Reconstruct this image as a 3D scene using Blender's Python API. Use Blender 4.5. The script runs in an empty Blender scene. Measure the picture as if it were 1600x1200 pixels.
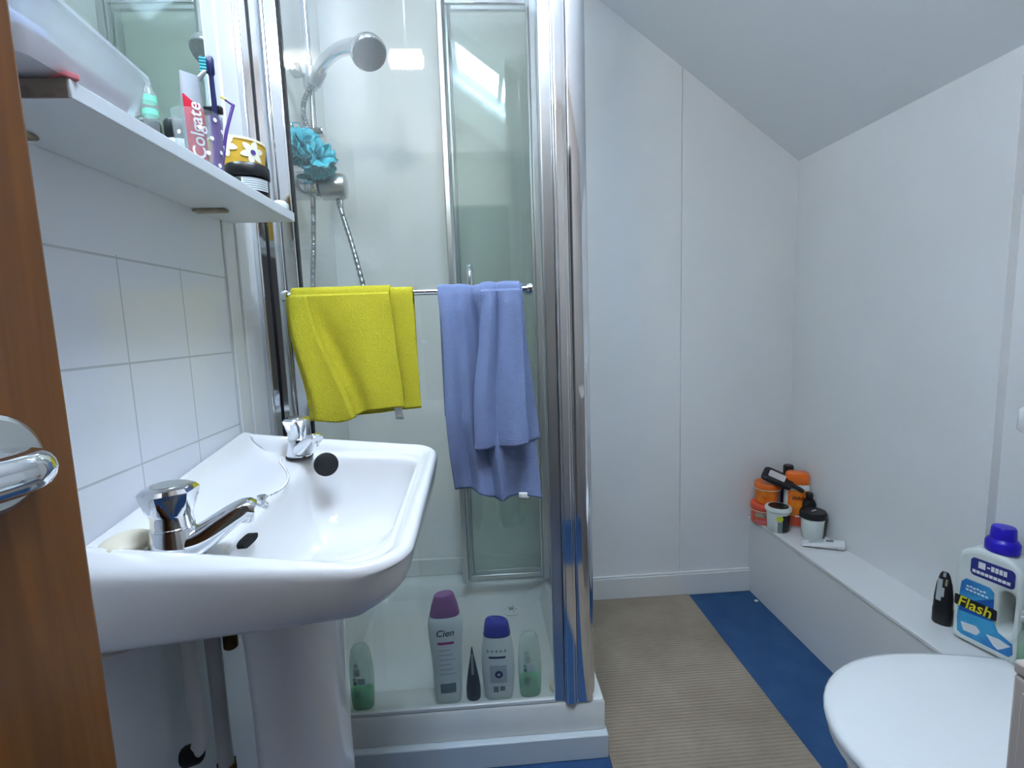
import bpy, bmesh, math, random
from mathutils import Vector, Matrix, noise
random.seed(7)
PI = math.pi
S = bpy.context.scene
C = S.collection

# ------------------------------------------------------------------ materials
def lin(c):
    return tuple(((v/255)/12.92 if v/255 <= .04045 else ((v/255+.055)/1.055)**2.4) for v in c)

def mat(name, rgb, rough=.5, metal=0., bump=None, vary=None, coat=0., spec=.5, emit=None, trans=0., sss=0., alpha=1.):
    m = bpy.data.materials.new(name); m.use_nodes = True
    nt = m.node_tree; b = nt.nodes['Principled BSDF']
    c = lin(rgb) + (1,)
    b.inputs['Base Color'].default_value = c
    b.inputs['Roughness'].default_value = rough
    b.inputs['Metallic'].default_value = metal
    b.inputs['Coat Weight'].default_value = coat
    b.inputs['Specular IOR Level'].default_value = spec
    b.inputs['Transmission Weight'].default_value = trans
    b.inputs['Alpha'].default_value = alpha
    if emit:
        b.inputs['Emission Color'].default_value = lin(emit[0]) + (1,)
        b.inputs['Emission Strength'].default_value = emit[1]
    if bump or vary:
        tc = nt.nodes.new('ShaderNodeTexCoord')
    if bump:
        n = nt.nodes.new('ShaderNodeTexNoise'); n.inputs['Scale'].default_value = bump[0]; n.inputs['Detail'].default_value = 3
        bp = nt.nodes.new('ShaderNodeBump'); bp.inputs['Strength'].default_value = bump[1]; bp.inputs['Distance'].default_value = bump[2] if len(bump) > 2 else .002
        nt.links.new(tc.outputs['Object'], n.inputs['Vector']); nt.links.new(n.outputs['Fac'], bp.inputs['Height']); nt.links.new(bp.outputs['Normal'], b.inputs['Normal'])
    if vary:   # (rgb2, scale, contrast lo, hi)
        n = nt.nodes.new('ShaderNodeTexNoise'); n.inputs['Scale'].default_value = vary[1]; n.inputs['Detail'].default_value = 6
        r = nt.nodes.new('ShaderNodeValToRGB')
        r.color_ramp.elements[0].position = vary[2]; r.color_ramp.elements[1].position = vary[3]
        r.color_ramp.elements[0].color = c; r.color_ramp.elements[1].color = lin(vary[0]) + (1,)
        nt.links.new(tc.outputs['Object'], n.inputs['Vector']); nt.links.new(n.outputs['Fac'], r.inputs['Fac']); nt.links.new(r.outputs['Color'], b.inputs['Base Color'])
    return m

def glass(name, tint, f=1.0, rough=0.02, haze=None):
    """thin sheet glass: see-through with a clear reflection on top (plus a little limescale haze)"""
    m = bpy.data.materials.new(name); m.use_nodes = True
    nt = m.node_tree; nt.nodes.clear()
    out = nt.nodes.new('ShaderNodeOutputMaterial')
    t = nt.nodes.new('ShaderNodeBsdfTransparent'); t.inputs['Color'].default_value = lin(tint) + (1,)
    g = nt.nodes.new('ShaderNodeBsdfGlossy'); g.inputs['Roughness'].default_value = rough
    ge = nt.nodes.new('ShaderNodeNewGeometry'); dp = nt.nodes.new('ShaderNodeVectorMath'); dp.operation = 'DOT_PRODUCT'
    nt.links.new(ge.outputs['Incoming'], dp.inputs[0]); nt.links.new(ge.outputs['Normal'], dp.inputs[1])
    def mth(op, a, b=None):
        n = nt.nodes.new('ShaderNodeMath'); n.operation = op
        for i, v in enumerate((a, b)):
            if v is None: continue
            if isinstance(v, (int, float)): n.inputs[i].default_value = v
            else: nt.links.new(v, n.inputs[i])
        return n
    one = mth('SUBTRACT', 1., mth('ABSOLUTE', dp.outputs['Value']).outputs[0])
    fr = mth('ADD', mth('MULTIPLY', mth('POWER', one.outputs[0], 5.).outputs[0], .95).outputs[0], .042)   # Schlick
    mu = mth('MULTIPLY', fr.outputs[0], f)
    mx = nt.nodes.new('ShaderNodeMixShader')
    nt.links.new(fr.outputs[0], mu.inputs[0]); nt.links.new(mu.outputs[0], mx.inputs[0])
    src = t.outputs[0]
    if haze:
        d = nt.nodes.new('ShaderNodeBsdfDiffuse'); d.inputs['Color'].default_value = lin(haze[0]) + (1,)
        m2 = nt.nodes.new('ShaderNodeMixShader'); m2.inputs[0].default_value = haze[1]
        nt.links.new(t.outputs[0], m2.inputs[1]); nt.links.new(d.outputs[0], m2.inputs[2]); src = m2.outputs[0]
    nt.links.new(src, mx.inputs[1]); nt.links.new(g.outputs[0], mx.inputs[2]); nt.links.new(mx.outputs[0], out.inputs[0])
    return m

def wood(name, a, b, scale=(14, 14, .7)):
    m = mat(name, a, .38, coat=.15)
    nt = m.node_tree; bs = nt.nodes['Principled BSDF']
    tc = nt.nodes.new('ShaderNodeTexCoord'); mp = nt.nodes.new('ShaderNodeMapping'); mp.inputs['Scale'].default_value = scale
    n = nt.nodes.new('ShaderNodeTexNoise'); n.inputs['Scale'].default_value = 5; n.inputs['Detail'].default_value = 8; n.inputs['Distortion'].default_value = .8
    r = nt.nodes.new('ShaderNodeValToRGB')
    r.color_ramp.elements[0].position = .3; r.color_ramp.elements[1].position = .72
    r.color_ramp.elements[0].color = lin(b) + (1,); r.color_ramp.elements[1].color = lin(a) + (1,)
    nt.links.new(tc.outputs['Object'], mp.inputs[0]); nt.links.new(mp.outputs[0], n.inputs['Vector']); nt.links.new(n.outputs['Fac'], r.inputs[0]); nt.links.new(r.outputs[0], bs.inputs['Base Color'])
    return m

M = {}
M['wall'] = mat('wall_paint', (234, 236, 236), .42, bump=(60, .05), vary=((229, 232, 231), 3, .35, .7))
M['panel'] = mat('shower_panel', (238, 238, 232), .32, bump=(3, .04))
M['ceil'] = mat('ceiling_paint', (240, 244, 246), .7, bump=(30, .05))
M['white'] = mat('white_gloss', (226, 228, 227), .25, bump=(40, .03))
M['melamine'] = mat('melamine', (216, 220, 221), .4, bump=(90, .03))
M['ceramic'] = mat('ceramic', (232, 231, 230), .07, coat=.4, bump=(6, .01))
M['tray'] = mat('shower_tray_acrylic', (224, 227, 222), .22, bump=(120, .04))
M['plinth'] = mat('plinth_white', (206, 216, 220), .4, bump=(50, .06))
M['chrome'] = mat('chrome', (225, 228, 232), .07, 1., bump=(8, .01))
M['satin'] = mat('satin_alloy', (205, 208, 208), .28, 1., bump=(30, .02))
M['hose'] = mat('hose_steel', (165, 170, 172), .3, .9)
M['glass'] = glass('shower_glass', (251, 253, 252), 1.0, haze=((225, 230, 228), .03))
M['glass2'] = glass('door_glass', (249, 252, 250), 1.6, haze=((205, 222, 216), .05))
M['mirror'] = mat('mirror', (225, 240, 235), .015, 1., bump=(2, .003))
M['wood'] = wood('door_wood', (130, 78, 25), (98, 55, 15))
M['edge'] = mat('chipboard_edge', (120, 108, 98), .8, bump=(200, .4), vary=((140, 128, 116), 60, .4, .6))
M['rawwood'] = mat('bracket_wood', (170, 160, 138), .7, bump=(60, .3), vary=((110, 95, 75), 30, .45, .65))
M['rubber'] = mat('black_rubber', (16, 19, 24), .55, bump=(200, .1))
M['black'] = mat('black_plastic', (20, 22, 26), .35, bump=(100, .04))
M['dark'] = mat('black_hole', (6, 6, 7), .9, bump=(50, .05))
M['carpet'] = mat('blue_vinyl', (30, 70, 118), .75, bump=(220, .4, .002), vary=((42, 84, 126), 9, .35, .7))
M['towel_y'] = mat('yellow_terry', (212, 200, 34), .95, bump=(500, 1., .005), vary=((224, 214, 66), 420, .4, .7))
M['towel_b'] = mat('blue_terry', (130, 146, 186), .95, bump=(520, .9, .004), vary=((119, 135, 176), 420, .4, .7))
M['label_w'] = mat('label_white', (225, 228, 228), .5, bump=(80, .03))
M['puff'] = mat('aqua_mesh', (56, 190, 208), .7, bump=(300, .3), vary=((110, 215, 225), 60, .4, .65))
M['soap'] = mat('soap', (222, 212, 188), .55, bump=(20, .1))
M['yellow'] = mat('yellow_tub', (222, 178, 62), .4, bump=(60, .03))
M['cream'] = mat('cream_petal', (245, 240, 215), .5, bump=(60, .03))
M['violet'] = mat('violet', (92, 66, 142), .35, bump=(60, .03))
M['navy'] = mat('navy', (24, 34, 84), .35, bump=(60, .03))
M['teal'] = mat('teal', (40, 160, 178), .45, bump=(200, .1))
M['red'] = mat('toothpaste_red', (196, 22, 54), .3, bump=(60, .03))
M['silver'] = mat('silver_foil', (176, 182, 188), .35, .5, bump=(40, .1))
M['text_w'] = mat('white_print', (240, 240, 242), .5, bump=(60, .02))
M['text_k'] = mat('black_print', (26, 30, 34), .5, bump=(60, .02))
M['grey'] = mat('grey_print', (118, 130, 132), .5, bump=(60, .02))
M['lgrey'] = mat('light_grey_print', (176, 186, 188), .5, bump=(60, .02))
M['magenta'] = mat('magenta_print', (170, 30, 110), .4, bump=(60, .02))
M['purple_cap'] = mat('mauve_cap', (140, 84, 138), .4, bump=(60, .03))
M['blue_cap'] = mat('blue_cap', (28, 34, 150), .3, bump=(60, .03))
M['cobalt'] = mat('cobalt_cap', (40, 24, 190), .3, bump=(60, .03))
M['bottle_w'] = mat('bottle_white', (222, 230, 226), .3, bump=(30, .03))
M['orange'] = mat('orange', (240, 112, 30), .35, bump=(60, .03))
M['coral'] = mat('coral', (236, 92, 62), .35, bump=(60, .03))
M['amber'] = mat('amber_print', (245, 150, 40), .4, bump=(60, .03), vary=((226, 90, 24), 28, .35, .65))
M['lime'] = mat('lime_print', (205, 215, 60), .4, bump=(60, .03))
M['sky_label'] = mat('sky_label', (66, 168, 214), .35, bump=(60, .02), vary=((40, 120, 190), 16, .4, .62))
M['navy_label'] = mat('navy_label', (46, 52, 130), .35, bump=(60, .02))
M['royal'] = mat('royal_label', (26, 88, 168), .35, bump=(60, .02))
M['yellow_txt'] = mat('yellow_print', (240, 226, 40), .4, bump=(60, .02))
M['seat'] = mat('toilet_white', (232, 236, 236), .15, coat=.2, bump=(20, .01))
M['beige'] = mat('beige_unit', (176, 166, 158), .5, bump=(60, .05))
M['grime'] = mat('grime', (92, 96, 92), .9, bump=(100, .3))
M['brass'] = mat('tarnished_brass', (120, 92, 58), .5, .8, bump=(80, .2))
M['pvc'] = mat('white_pvc', (220, 222, 220), .35, bump=(60, .03))
M['clear'] = glass('clear_plastic', (250, 252, 252), 1.0, .1, haze=((236, 240, 246), .32))
M['frost'] = glass('frosted_plastic', (250, 252, 252), .8, .2, haze=((238, 241, 245), .10))
M['greenclear'] = glass('green_plastic', (238, 250, 243), .8, .1, haze=((232, 240, 236), .34))
M['greengel'] = glass('green_gel', (170, 238, 190), .5, .2, haze=((70, 215, 130), .5))
M['lilac'] = glass('lilac_plastic', (226, 214, 240), .8, .2, haze=((176, 150, 210), .30))
M['pink'] = mat('pink_plastic', (214, 120, 128), .4, bump=(60, .03))
M['pale_pink'] = mat('pale_pink_pads', (244, 232, 236), .7, bump=(60, .1))
M['pale_blue'] = mat('pale_blue_pack', (196, 206, 230), .5, bump=(60, .1))
M['mint'] = mat('mint_print', (120, 208, 178), .5, bump=(60, .03))
M['lamp'] = mat('lamp_shade', (255, 236, 200), .5, emit=((252, 247, 240), 100.), bump=(30, .1))
M['skylight'] = mat('skylight_pane', (235, 242, 250), .3, emit=((208, 229, 255), 32.), bump=(3, .01))

def tile_wall():
    m = mat('tiled_wall', (232, 235, 240), .12)
    nt = m.node_tree; b = nt.nodes['Principled BSDF']
    tc = nt.nodes.new('ShaderNodeTexCoord'); sp = nt.nodes.new('ShaderNodeSeparateXYZ'); nt.links.new(tc.outputs['Object'], sp.inputs[0])
    def math_(op, a, bb):
        n = nt.nodes.new('ShaderNodeMath'); n.operation = op
        for i, v in enumerate((a, bb)):
            if v is None: continue
            if isinstance(v, (int, float)): n.inputs[i].default_value = v
            else: nt.links.new(v, n.inputs[i])
        return n.outputs[0]
    def line(sock, off, w):
        f = math_('FRACT', math_('DIVIDE', math_('SUBTRACT', sock, off), .148), None)
        d = math_('MINIMUM', f, math_('SUBTRACT', 1.0, f))
        return math_('LESS_THAN', d, w/.148)
    ly = line(sp.outputs[1], .745 - 1.48, .0013); lz = line(sp.outputs[2], 1.153 - 1.48, .0016)
    g = math_('MAXIMUM', ly, lz)
    below = math_('LESS_THAN', sp.outputs[2], 1.305); above0 = math_('GREATER_THAN', sp.outputs[2], .80)
    g = math_('MULTIPLY', math_('MULTIPLY', g, below), above0)
    mx = nt.nodes.new('ShaderNodeMixRGB'); mx.inputs[1].default_value = lin((232, 235, 240)) + (1,); mx.inputs[2].default_value = lin((196, 200, 203)) + (1,)
    nt.links.new(g, mx.inputs[0]); nt.links.new(mx.outputs[0], b.inputs['Base Color'])
    bp = nt.nodes.new('ShaderNodeBump'); bp.inputs['Distance'].default_value = .002; bp.inputs['Strength'].default_value = .5; bp.invert = True
    nt.links.new(g, bp.inputs['Height']); nt.links.new(bp.outputs[0], b.inputs['Normal'])
    return m
M['tiles'] = tile_wall()

def ribbed():
    m = mat('ribbed_mat', (150, 136, 112), .85)
    nt = m.node_tree; b = nt.nodes['Principled BSDF']
    tc = nt.nodes.new('ShaderNodeTexCoord')
    w = nt.nodes.new('ShaderNodeTexWave'); w.bands_direction = 'Y'; w.inputs['Scale'].default_value = 26; w.inputs['Distortion'].default_value = .6; w.inputs['Detail'].default_value = 2
    n = nt.nodes.new('ShaderNodeTexNoise'); n.inputs['Scale'].default_value = 5; n.inputs['Detail'].default_value = 5
    r = nt.nodes.new('ShaderNodeValToRGB'); r.color_ramp.elements[0].color = lin((142, 128, 110)) + (1,); r.color_ramp.elements[1].color = lin((164, 150, 132)) + (1,)
    r.color_ramp.elements[0].position = .3; r.color_ramp.elements[1].position = .7
    bp = nt.nodes.new('ShaderNodeBump'); bp.inputs['Strength'].default_value = .55; bp.inputs['Distance'].default_value = .003
    for x in (w, n): nt.links.new(tc.outputs['Object'], x.inputs['Vector'])
    nt.links.new(w.outputs['Fac'], bp.inputs['Height']); nt.links.new(n.outputs['Fac'], r.inputs[0]); nt.links.new(r.outputs[0], b.inputs['Base Color']); nt.links.new(bp.outputs[0], b.inputs['Normal'])
    return m
M['mat'] = ribbed()

# ------------------------------------------------------------------ mesh helpers
def lerp(a, b, t): return a + (b - a)*t
def sstep(a, b, x):
    t = max(0., min(1., (x - a)/(b - a))); return t*t*(3 - 2*t)

class MB:
    def __init__(s): s.bm = bmesh.new()
    def box(s, a, b, rot=None, about=None):
        x0, y0, z0 = a; x1, y1, z1 = b
        v = [s.bm.verts.new(p) for p in ((x0,y0,z0),(x1,y0,z0),(x1,y1,z0),(x0,y1,z0),(x0,y0,z1),(x1,y0,z1),(x1,y1,z1),(x0,y1,z1))]
        for f in ((3,2,1,0),(4,5,6,7),(0,1,5,4),(1,2,6,5),(2,3,7,6),(3,0,4,7)): s.bm.faces.new([v[i] for i in f])
        if rot is not None:
            c = Vector(about) if about is not None else (Vector(a) + Vector(b))/2
            for w in v: w.co = c + rot @ (w.co - c)
        return s
    def loft(s, rings, cap0=True, cap1=True, closed=True):
        rr = [[s.bm.verts.new(p) for p in r] for r in rings]
        n = len(rr[0])
        for a, b in zip(rr, rr[1:]):
            for i in range(n if closed else n-1):
                j = (i+1) % n
                s.bm.faces.new((a[i], a[j], b[j], b[i]))
        if cap0 and n > 2: s.bm.faces.new(rr[0][::-1])
        if cap1 and n > 2: s.bm.faces.new(rr[-1])
        return s
    def lathe(s, prof, c=(0,0,0), axis=(0,0,1), seg=28, cap0=True, cap1=True, sx=1., sy=1.):
        q = Vector((0,0,1)).rotation_difference(Vector(axis).normalized()); c = Vector(c)
        rings = []
        for r, z in prof:
            r = max(r, .00005)
            rings.append([c + q @ Vector((r*sx*math.cos(2*PI*i/seg), r*sy*math.sin(2*PI*i/seg), z)) for i in range(seg)])
        return s.loft(rings, cap0, cap1)
    def tube(s, pts, r, seg=12, caps=True):
        pts = [Vector(p) for p in pts]; n = len(pts)
        rs = r if isinstance(r, (list, tuple)) else [r]*n
        rings = []; up = None
        for i, p in enumerate(pts):
            t = (pts[min(i+1, n-1)] - pts[max(i-1, 0)]).normalized()
            if up is None:
                up = Vector((0,0,1)) if abs(t.z) < .9 else Vector((0,1,0))
            a = t.cross(up).normalized(); b = a.cross(t).normalized(); up = b
            rings.append([p + a*rs[i]*math.cos(2*PI*k/seg) + b*rs[i]*math.sin(2*PI*k/seg) for k in range(seg)])
        return s.loft(rings, caps, caps)
    def grid(s, nu, nv, fn):
        g = [[s.bm.verts.new(fn(u/nu, v/nv)) for u in range(nu+1)] for v in range(nv+1)]
        for v in range(nv):
            for u in range(nu):
                s.bm.faces.new((g[v][u], g[v][u+1], g[v+1][u+1], g[v+1][u]))
        return s
    def ball(s, c, r, seg=16, rings=10, sc=(1,1,1)):
        c = Vector(c)
        rr = []
        for j in range(rings+1):
            a = -PI/2 + PI*j/rings
            rad = max(math.cos(a), .002)*r
            rr.append([c + Vector((sc[0]*rad*math.cos(2*PI*i/seg), sc[1]*rad*math.sin(2*PI*i/seg), sc[2]*r*math.sin(a))) for i in range(seg)])
        return s.loft(rr)
    def build(s, name, m, parent=None, smooth=True, bevel=0., sub=0, solid=0., world=True, seg=2, angle=40, off=-1.):
        me = bpy.data.meshes.new(name)
        bmesh.ops.recalc_face_normals(s.bm, faces=s.bm.faces)
        if parent is not None and world:
            b = BASE[parent.name]
            bmesh.ops.translate(s.bm, verts=s.bm.verts, vec=-b)
        s.bm.to_mesh(me); s.bm.free()
        o = bpy.data.objects.new(name, me); C.objects.link(o)
        me.materials.append(M[m] if isinstance(m, str) else m)
        if parent is not None:
            o.parent = parent; BASE[o.name] = BASE[parent.name]
        else: BASE[o.name] = Vector((0,0,0))
        if smooth:
            for p in me.polygons: p.use_smooth = True
        if bevel:
            md = o.modifiers.new('bevel', 'BEVEL'); md.width = bevel; md.segments = seg; md.limit_method = 'ANGLE'; md.angle_limit = math.radians(angle)
            md.harden_normals = False
        if solid:
            md = o.modifiers.new('solid', 'SOLIDIFY'); md.thickness = solid; md.offset = off
        if sub:
            md = o.modifiers.new('sub', 'SUBSURF'); md.levels = sub; md.render_levels = sub
        if smooth and not sub:
            try: me.set_sharp_from_angle(angle=math.radians(angle))
            except Exception: pass
        return o
BASE = {}

def thing(name, label, cat, loc=(0,0,0), rz=0., group=None):
    o = bpy.data.objects.new(name, None); C.objects.link(o)
    o.location = loc; o.rotation_euler = (0, 0, rz); o.empty_display_size = .05
    o['label'] = label; o['category'] = cat
    if group: o['group'] = group
    BASE[o.name] = Vector(loc)
    return o
def tag(o, label, cat, group=None):
    o['label'] = label; o['category'] = cat
    if group: o['group'] = group
    return o
def struct(o, label=None):
    o['kind'] = 'structure'
    if label: o['label'] = label
    return o
def plabel(o, label): o['label'] = label; return o

def arc(pts, n=10):
    """smooth curve through points (Catmull-Rom)"""
    P = [Vector(p) for p in pts]; P = [P[0]*2 - P[1]] + P + [P[-1]*2 - P[-2]]
    out = []
    for i in range(1, len(P)-2):
        for k in range(n):
            t = k/n
            a, b, c, d = P[i-1], P[i], P[i+1], P[i+2]
            out.append(.5*((2*b) + (c-a)*t + (2*a - 5*b + 4*c - d)*t*t + (3*b - a - 3*c + d)*t**3))
    out.append(P[-2]); return out

def text_polys(body, size, shear=0.):
    cu = bpy.data.curves.new('t', 'FONT'); cu.body = body; cu.size = size; cu.align_x = 'CENTER'; cu.align_y = 'CENTER'; cu.shear = shear
    cu.resolution_u = 3; cu.offset = size*.012
    o = bpy.data.objects.new('t', cu); C.objects.link(o)
    dg = bpy.context.evaluated_depsgraph_get(); me = bpy.data.meshes.new_from_object(o.evaluated_get(dg))
    vs = [tuple(v.co) for v in me.vertices]; fs = [tuple(p.vertices) for p in me.polygons]
    bpy.data.objects.remove(o); bpy.data.curves.remove(cu); bpy.data.meshes.remove(me)
    return vs, fs
def add_text(mb, body, size, mapf, shear=0.):
    vs, fs = text_polys(body, size, shear)
    v = [mb.bm.verts.new(mapf(x, y)) for x, y, z in vs]
    for f in fs:
        try: mb.bm.faces.new([v[i] for i in f])
        except ValueError: pass
    return mb

def rrect(x0, x1, y0, y1, r, n=8):
    """rounded rectangle outline, r = radius or 4 radii (x1y1, x0y1, x0y0, x1y0)"""
    if not isinstance(r, (list, tuple)): r = [r]*4
    pts = []
    for (cx, cy, sx, sy, a0), rr in zip(((x1, y1, -1, -1, 0), (x0, y1, 1, -1, PI/2), (x0, y0, 1, 1, PI), (x1, y0, -1, 1, 1.5*PI)), r):
        c = (cx + sx*rr, cy + sy*rr)
        for k in range(n+1):
            a = a0 + PI/2*k/n
            pts.append((c[0] + rr*math.cos(a), c[1] + rr*math.sin(a)))
    return pts

# ================================================================== ROOM
XL, YB, XR, YF = -.505, 2.0, 1.288, -.42
XS = -.548                                  # shower's left wall lies a little deeper than the tiles
def zc(x): return 2.385 - .74*(x - .491)     # sloping ceiling

fl = MB().box((XL-.15, YF-.1, -.06), (XR+.15, YB+.1, 0)).build('floor', 'carpet', smooth=False); struct(fl, 'blue vinyl floor')
w = MB().box((XL-.1, YF-.1, 0), (XL, 1.045, 3.3)).build('wall_left', 'tiles', smooth=False); struct(w, 'left wall, tiled behind the basin')
w = MB()
w.box((XS-.06, 1.045, 0), (XS, YB+.1, 3.3)).box((XS, 1.045, 0), (XL-.012, 1.2, 3.3))
w = w.build('wall_shower', 'panel', smooth=False); struct(w, 'glossy panelled wall inside the shower')
bw = MB()
bw.box((XS-.06, YB, 0), (.32, YB+.1, 3.3))
bw = bw.build('wall_back', 'panel', smooth=False); struct(bw)
bw = MB().box((.32, YB, 0), (.811, YB+.1, 2.7)).box((.811, YB+.004, 0), (.8135, YB+.1, 2.4)).box((.8135, YB, 0), (XR+.15, YB+.1, 2.3))
bw = bw.build('wall_back_right', 'wall', smooth=False); struct(bw, 'white panelled back wall with one seam')
rw = MB().box((XR, 1.165, 0), (XR+.12, YB+.1, 1.95)).box((XR+.024, YF-.1, 0), (XR+.12, 1.165, 1.95))
struct(rw.build('wall_right', 'wall', smooth=False), 'low white wall under the sloping ceiling')
nw = MB().box((XL-.1, YF-.1, 0), (-.44, YF, 3.3)).box((.42, YF-.1, 0), (XR+.15, YF, 2.6)).box((-.44, YF-.1, 2.15), (.42, YF, 3.2))
struct(nw.build('wall_front', mat('hall_side_wall', (184, 175, 166), .6, bump=(40, .05)), smooth=False))

# ceiling: a slope with a roof window in it
WX0, WX1, WY0, WY1 = -.16, .34, .16, .66
ce = MB()
def slab(x0, x1, y0, y1):
    t = .12
    v = [ce.bm.verts.new(p) for p in ((x0,y0,zc(x0)),(x1,y0,zc(x1)),(x1,y1,zc(x1)),(x0,y1,zc(x0)),(x0,y0,zc(x0)+t),(x1,y0,zc(x1)+t),(x1,y1,zc(x1)+t),(x0,y1,zc(x0)+t))]
    for f in ((3,2,1,0),(4,5,6,7),(0,1,5,4),(1,2,6,5),(2,3,7,6),(3,0,4,7)): ce.bm.faces.new([v[i] for i in f])
slab(XS-.06, WX0, YF-.1, YB+.1); slab(WX1, XR+.14, YF-.1, YB+.1); slab(WX0, WX1, YF-.1, WY0); slab(WX0, WX1, WY1, YB+.1)
struct(ce.build('ceiling', 'ceil', smooth=False), 'white sloping ceiling')
def slopept(x, y, d): return (x + .595*d, y, zc(x) + .804*d)
pn = MB()
pn.loft([[slopept(x, y, d) for x, y in ((WX0,WY0),(WX1,WY0),(WX1,WY1),(WX0,WY1))] for d in (.10, .105)])
win = struct(pn.build('window_1', 'skylight', smooth=False), 'bright roof window')
fr = MB()
for (x0, x1, y0, y1) in ((WX0, WX0+.03, WY0, WY1), (WX1-.03, WX1, WY0, WY1), (WX0, WX1, WY0, WY0+.03), (WX0, WX1, WY1-.03, WY1), (.13, .155, WY0, WY1)):
    fr.loft([[slopept(x, y, d) for x, y in ((x0,y0),(x1,y0),(x1,y1),(x0,y1))] for d in (.07, .099)])
fr.build('window_frame', 'white', win, smooth=False)

bb = MB().box((.325, YB-.016, 0), (1.121, YB, .096)).box((.325, YB-.012, .096), (1.121, YB, .104))
struct(bb.build('baseboard_back', 'white', bevel=.003), 'white skirting board')
LZ = .338
lg = MB().box((1.12, YF, 0), (XR+.03, YB, LZ-.012)).box((1.116, YF, LZ-.012), (XR+.03, YB, LZ))
struct(lg.build('trim_1', 'white', bevel=.002), 'white boxed-in ledge along the right wall')
# strip and profiles that close off the tiles beside the shower
tr = MB().box((XL-.04, 1.047, .16), (XL+.004, 1.092, 2.6))
struct(tr.build('trim_2', 'white', bevel=.003), 'white strip at the end of the tiles')

# ------------------------------------------------------------------ door
dl = Vector((-.273, .34, 0)); dn = Vector((-.225, -.974, 0)).normalized(); dw = .76
nrm = Vector((dn.y, -dn.x, 0)) * -1
if nrm.x < 0: nrm = -nrm
door = thing('door_1', 'brown wooden door standing open at the left edge', 'door', (dl.x, dl.y, 0.01)); door['kind'] = 'structure'
def dpt(t, n, z): return dl + dn*t + nrm*n + Vector((0,0,z))
d = MB()
d.loft([[dpt(0,0,z), dpt(dw,0,z), dpt(dw,-.04,z), dpt(0,-.04,z)] for z in (.01, 2.05)])
d.build('door_leaf', 'wood', door, bevel=.002)
hz = 1.121; ht = .051
hd = MB()
hd.lathe([(.027, 0), (.029, .002), (.029, .006), (.026, .009), (.012, .010)], dpt(ht, 0, hz), nrm, 36)
hr = hd.build('handle_rose', 'satin', door)
lv = MB()
pth = arc([dpt(ht, .006, hz), dpt(ht, .026, hz), dpt(ht+.002, .038, hz), dpt(ht+.014, .046, hz), dpt(ht+.04, .047, hz), dpt(ht+.08, .047, hz), dpt(ht+.118, .044, hz-.001)], 6)
lv.tube(pth, [.0105 if i < 10 else .0112 for i in range(len(pth))], 18)
lv.build('lever_handle', 'chrome', door)

# ------------------------------------------------------------------ shower tray
TX0, TX1, TY0, TY1, TZ = XS+.003, .297, 1.238, YB-.003, .158
st = thing('shower_tray', 'white square shower tray on a raised plinth', 'shower tray', (-.12, 1.6, 0))
t = MB()
def rr3(x0, x1, y0, y1, r, z): return [(x, y, z) for x, y in rrect(x0, x1, y0, y1, r, 6)]
t.loft([rr3(TX0, TX1, TY0, TY1, .006, .072), rr3(TX0, TX1, TY0, TY1, .006, TZ-.008), rr3(TX0+.004, TX1-.004, TY0+.004, TY1-.004, .008, TZ),
        rr3(TX0+.055, TX1-.075, TY0+.098, TY1-.055, .03, TZ-.001), rr3(TX0+.066, TX1-.088, TY0+.112, TY1-.068, .04, TZ-.012),
        rr3(TX0+.085, TX1-.11, TY0+.14, TY1-.09, .06, .102), rr3(TX0+.11, TX1-.14, TY0+.17, TY1-.12, .06, .094), rr3(TX0+.3, TX1-.3, TY0+.34, TY1-.3, .05, .09)])
t.build('tray', 'tray', st)
t = MB().box((TX0, TY0-.02, 0), (TX1+.004, TY1, .0705))
t.build('plinth', 'plinth', st, bevel=.003)
t = MB()
t.lathe([(.03, .0), (.033, .004), (.028, .008), (.02, .009)], (.07, 1.80, .0925), seg=24)
for k in range(6):
    a = k*PI/3
    t.ball((.07+.02*math.cos(a), 1.80+.02*math.sin(a), .101), .0055, 8, 6)
dr = t.build('drain_cover', 'pvc', st)
t = MB().lathe([(.010, 0), (.010, .0015)], (.07, 1.80, .102), seg=16); t.build('drain_hole', 'chrome', dr)
t = MB().box((XS+.002, YB-.012, .158), (.26, YB-.001, .232)); t.build('back_upstand', 'tray', st, bevel=.004)

# ------------------------------------------------------------------ shower enclosure
GY = 1.247; GT = 2.42
en = thing('shower_enclosure', 'chrome framed glass shower enclosure with a folded door', 'shower enclosure', (-.12, 1.25, TZ))
g = MB().box((XL+.07, GY-.003, TZ+.012), (.19, GY+.003, GT)); g.build('front_glass', 'glass', en, smooth=False)
# wall profile, left
p = MB().box((XL-.01, 1.094, TZ), (XL+.008, 1.134, GT)).box((XL-.01, 1.134, TZ), (XL-.001, 1.19, GT))
p.build('wall_jamb', 'white', en, bevel=.002)
p = MB().box((XL-.035, 1.19, TZ), (XL+.012, 1.262, GT)); 
p.box((XL+.012, 1.235, TZ), (XL+.045, 1.262, GT)); p.box((XL+.045, 1.238, TZ), (XL+.075, 1.258, GT))
p.build('wall_profile', 'chrome', en, bevel=.004)
p = MB().box((XL+.0755, 1.2395, TZ), (XL+.0785, 1.2565, GT)).box((XL+.0125, 1.2335, TZ), (XL+.0155, 1.2352, GT)); p.build('seal_strip', 'rubber', en)
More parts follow.
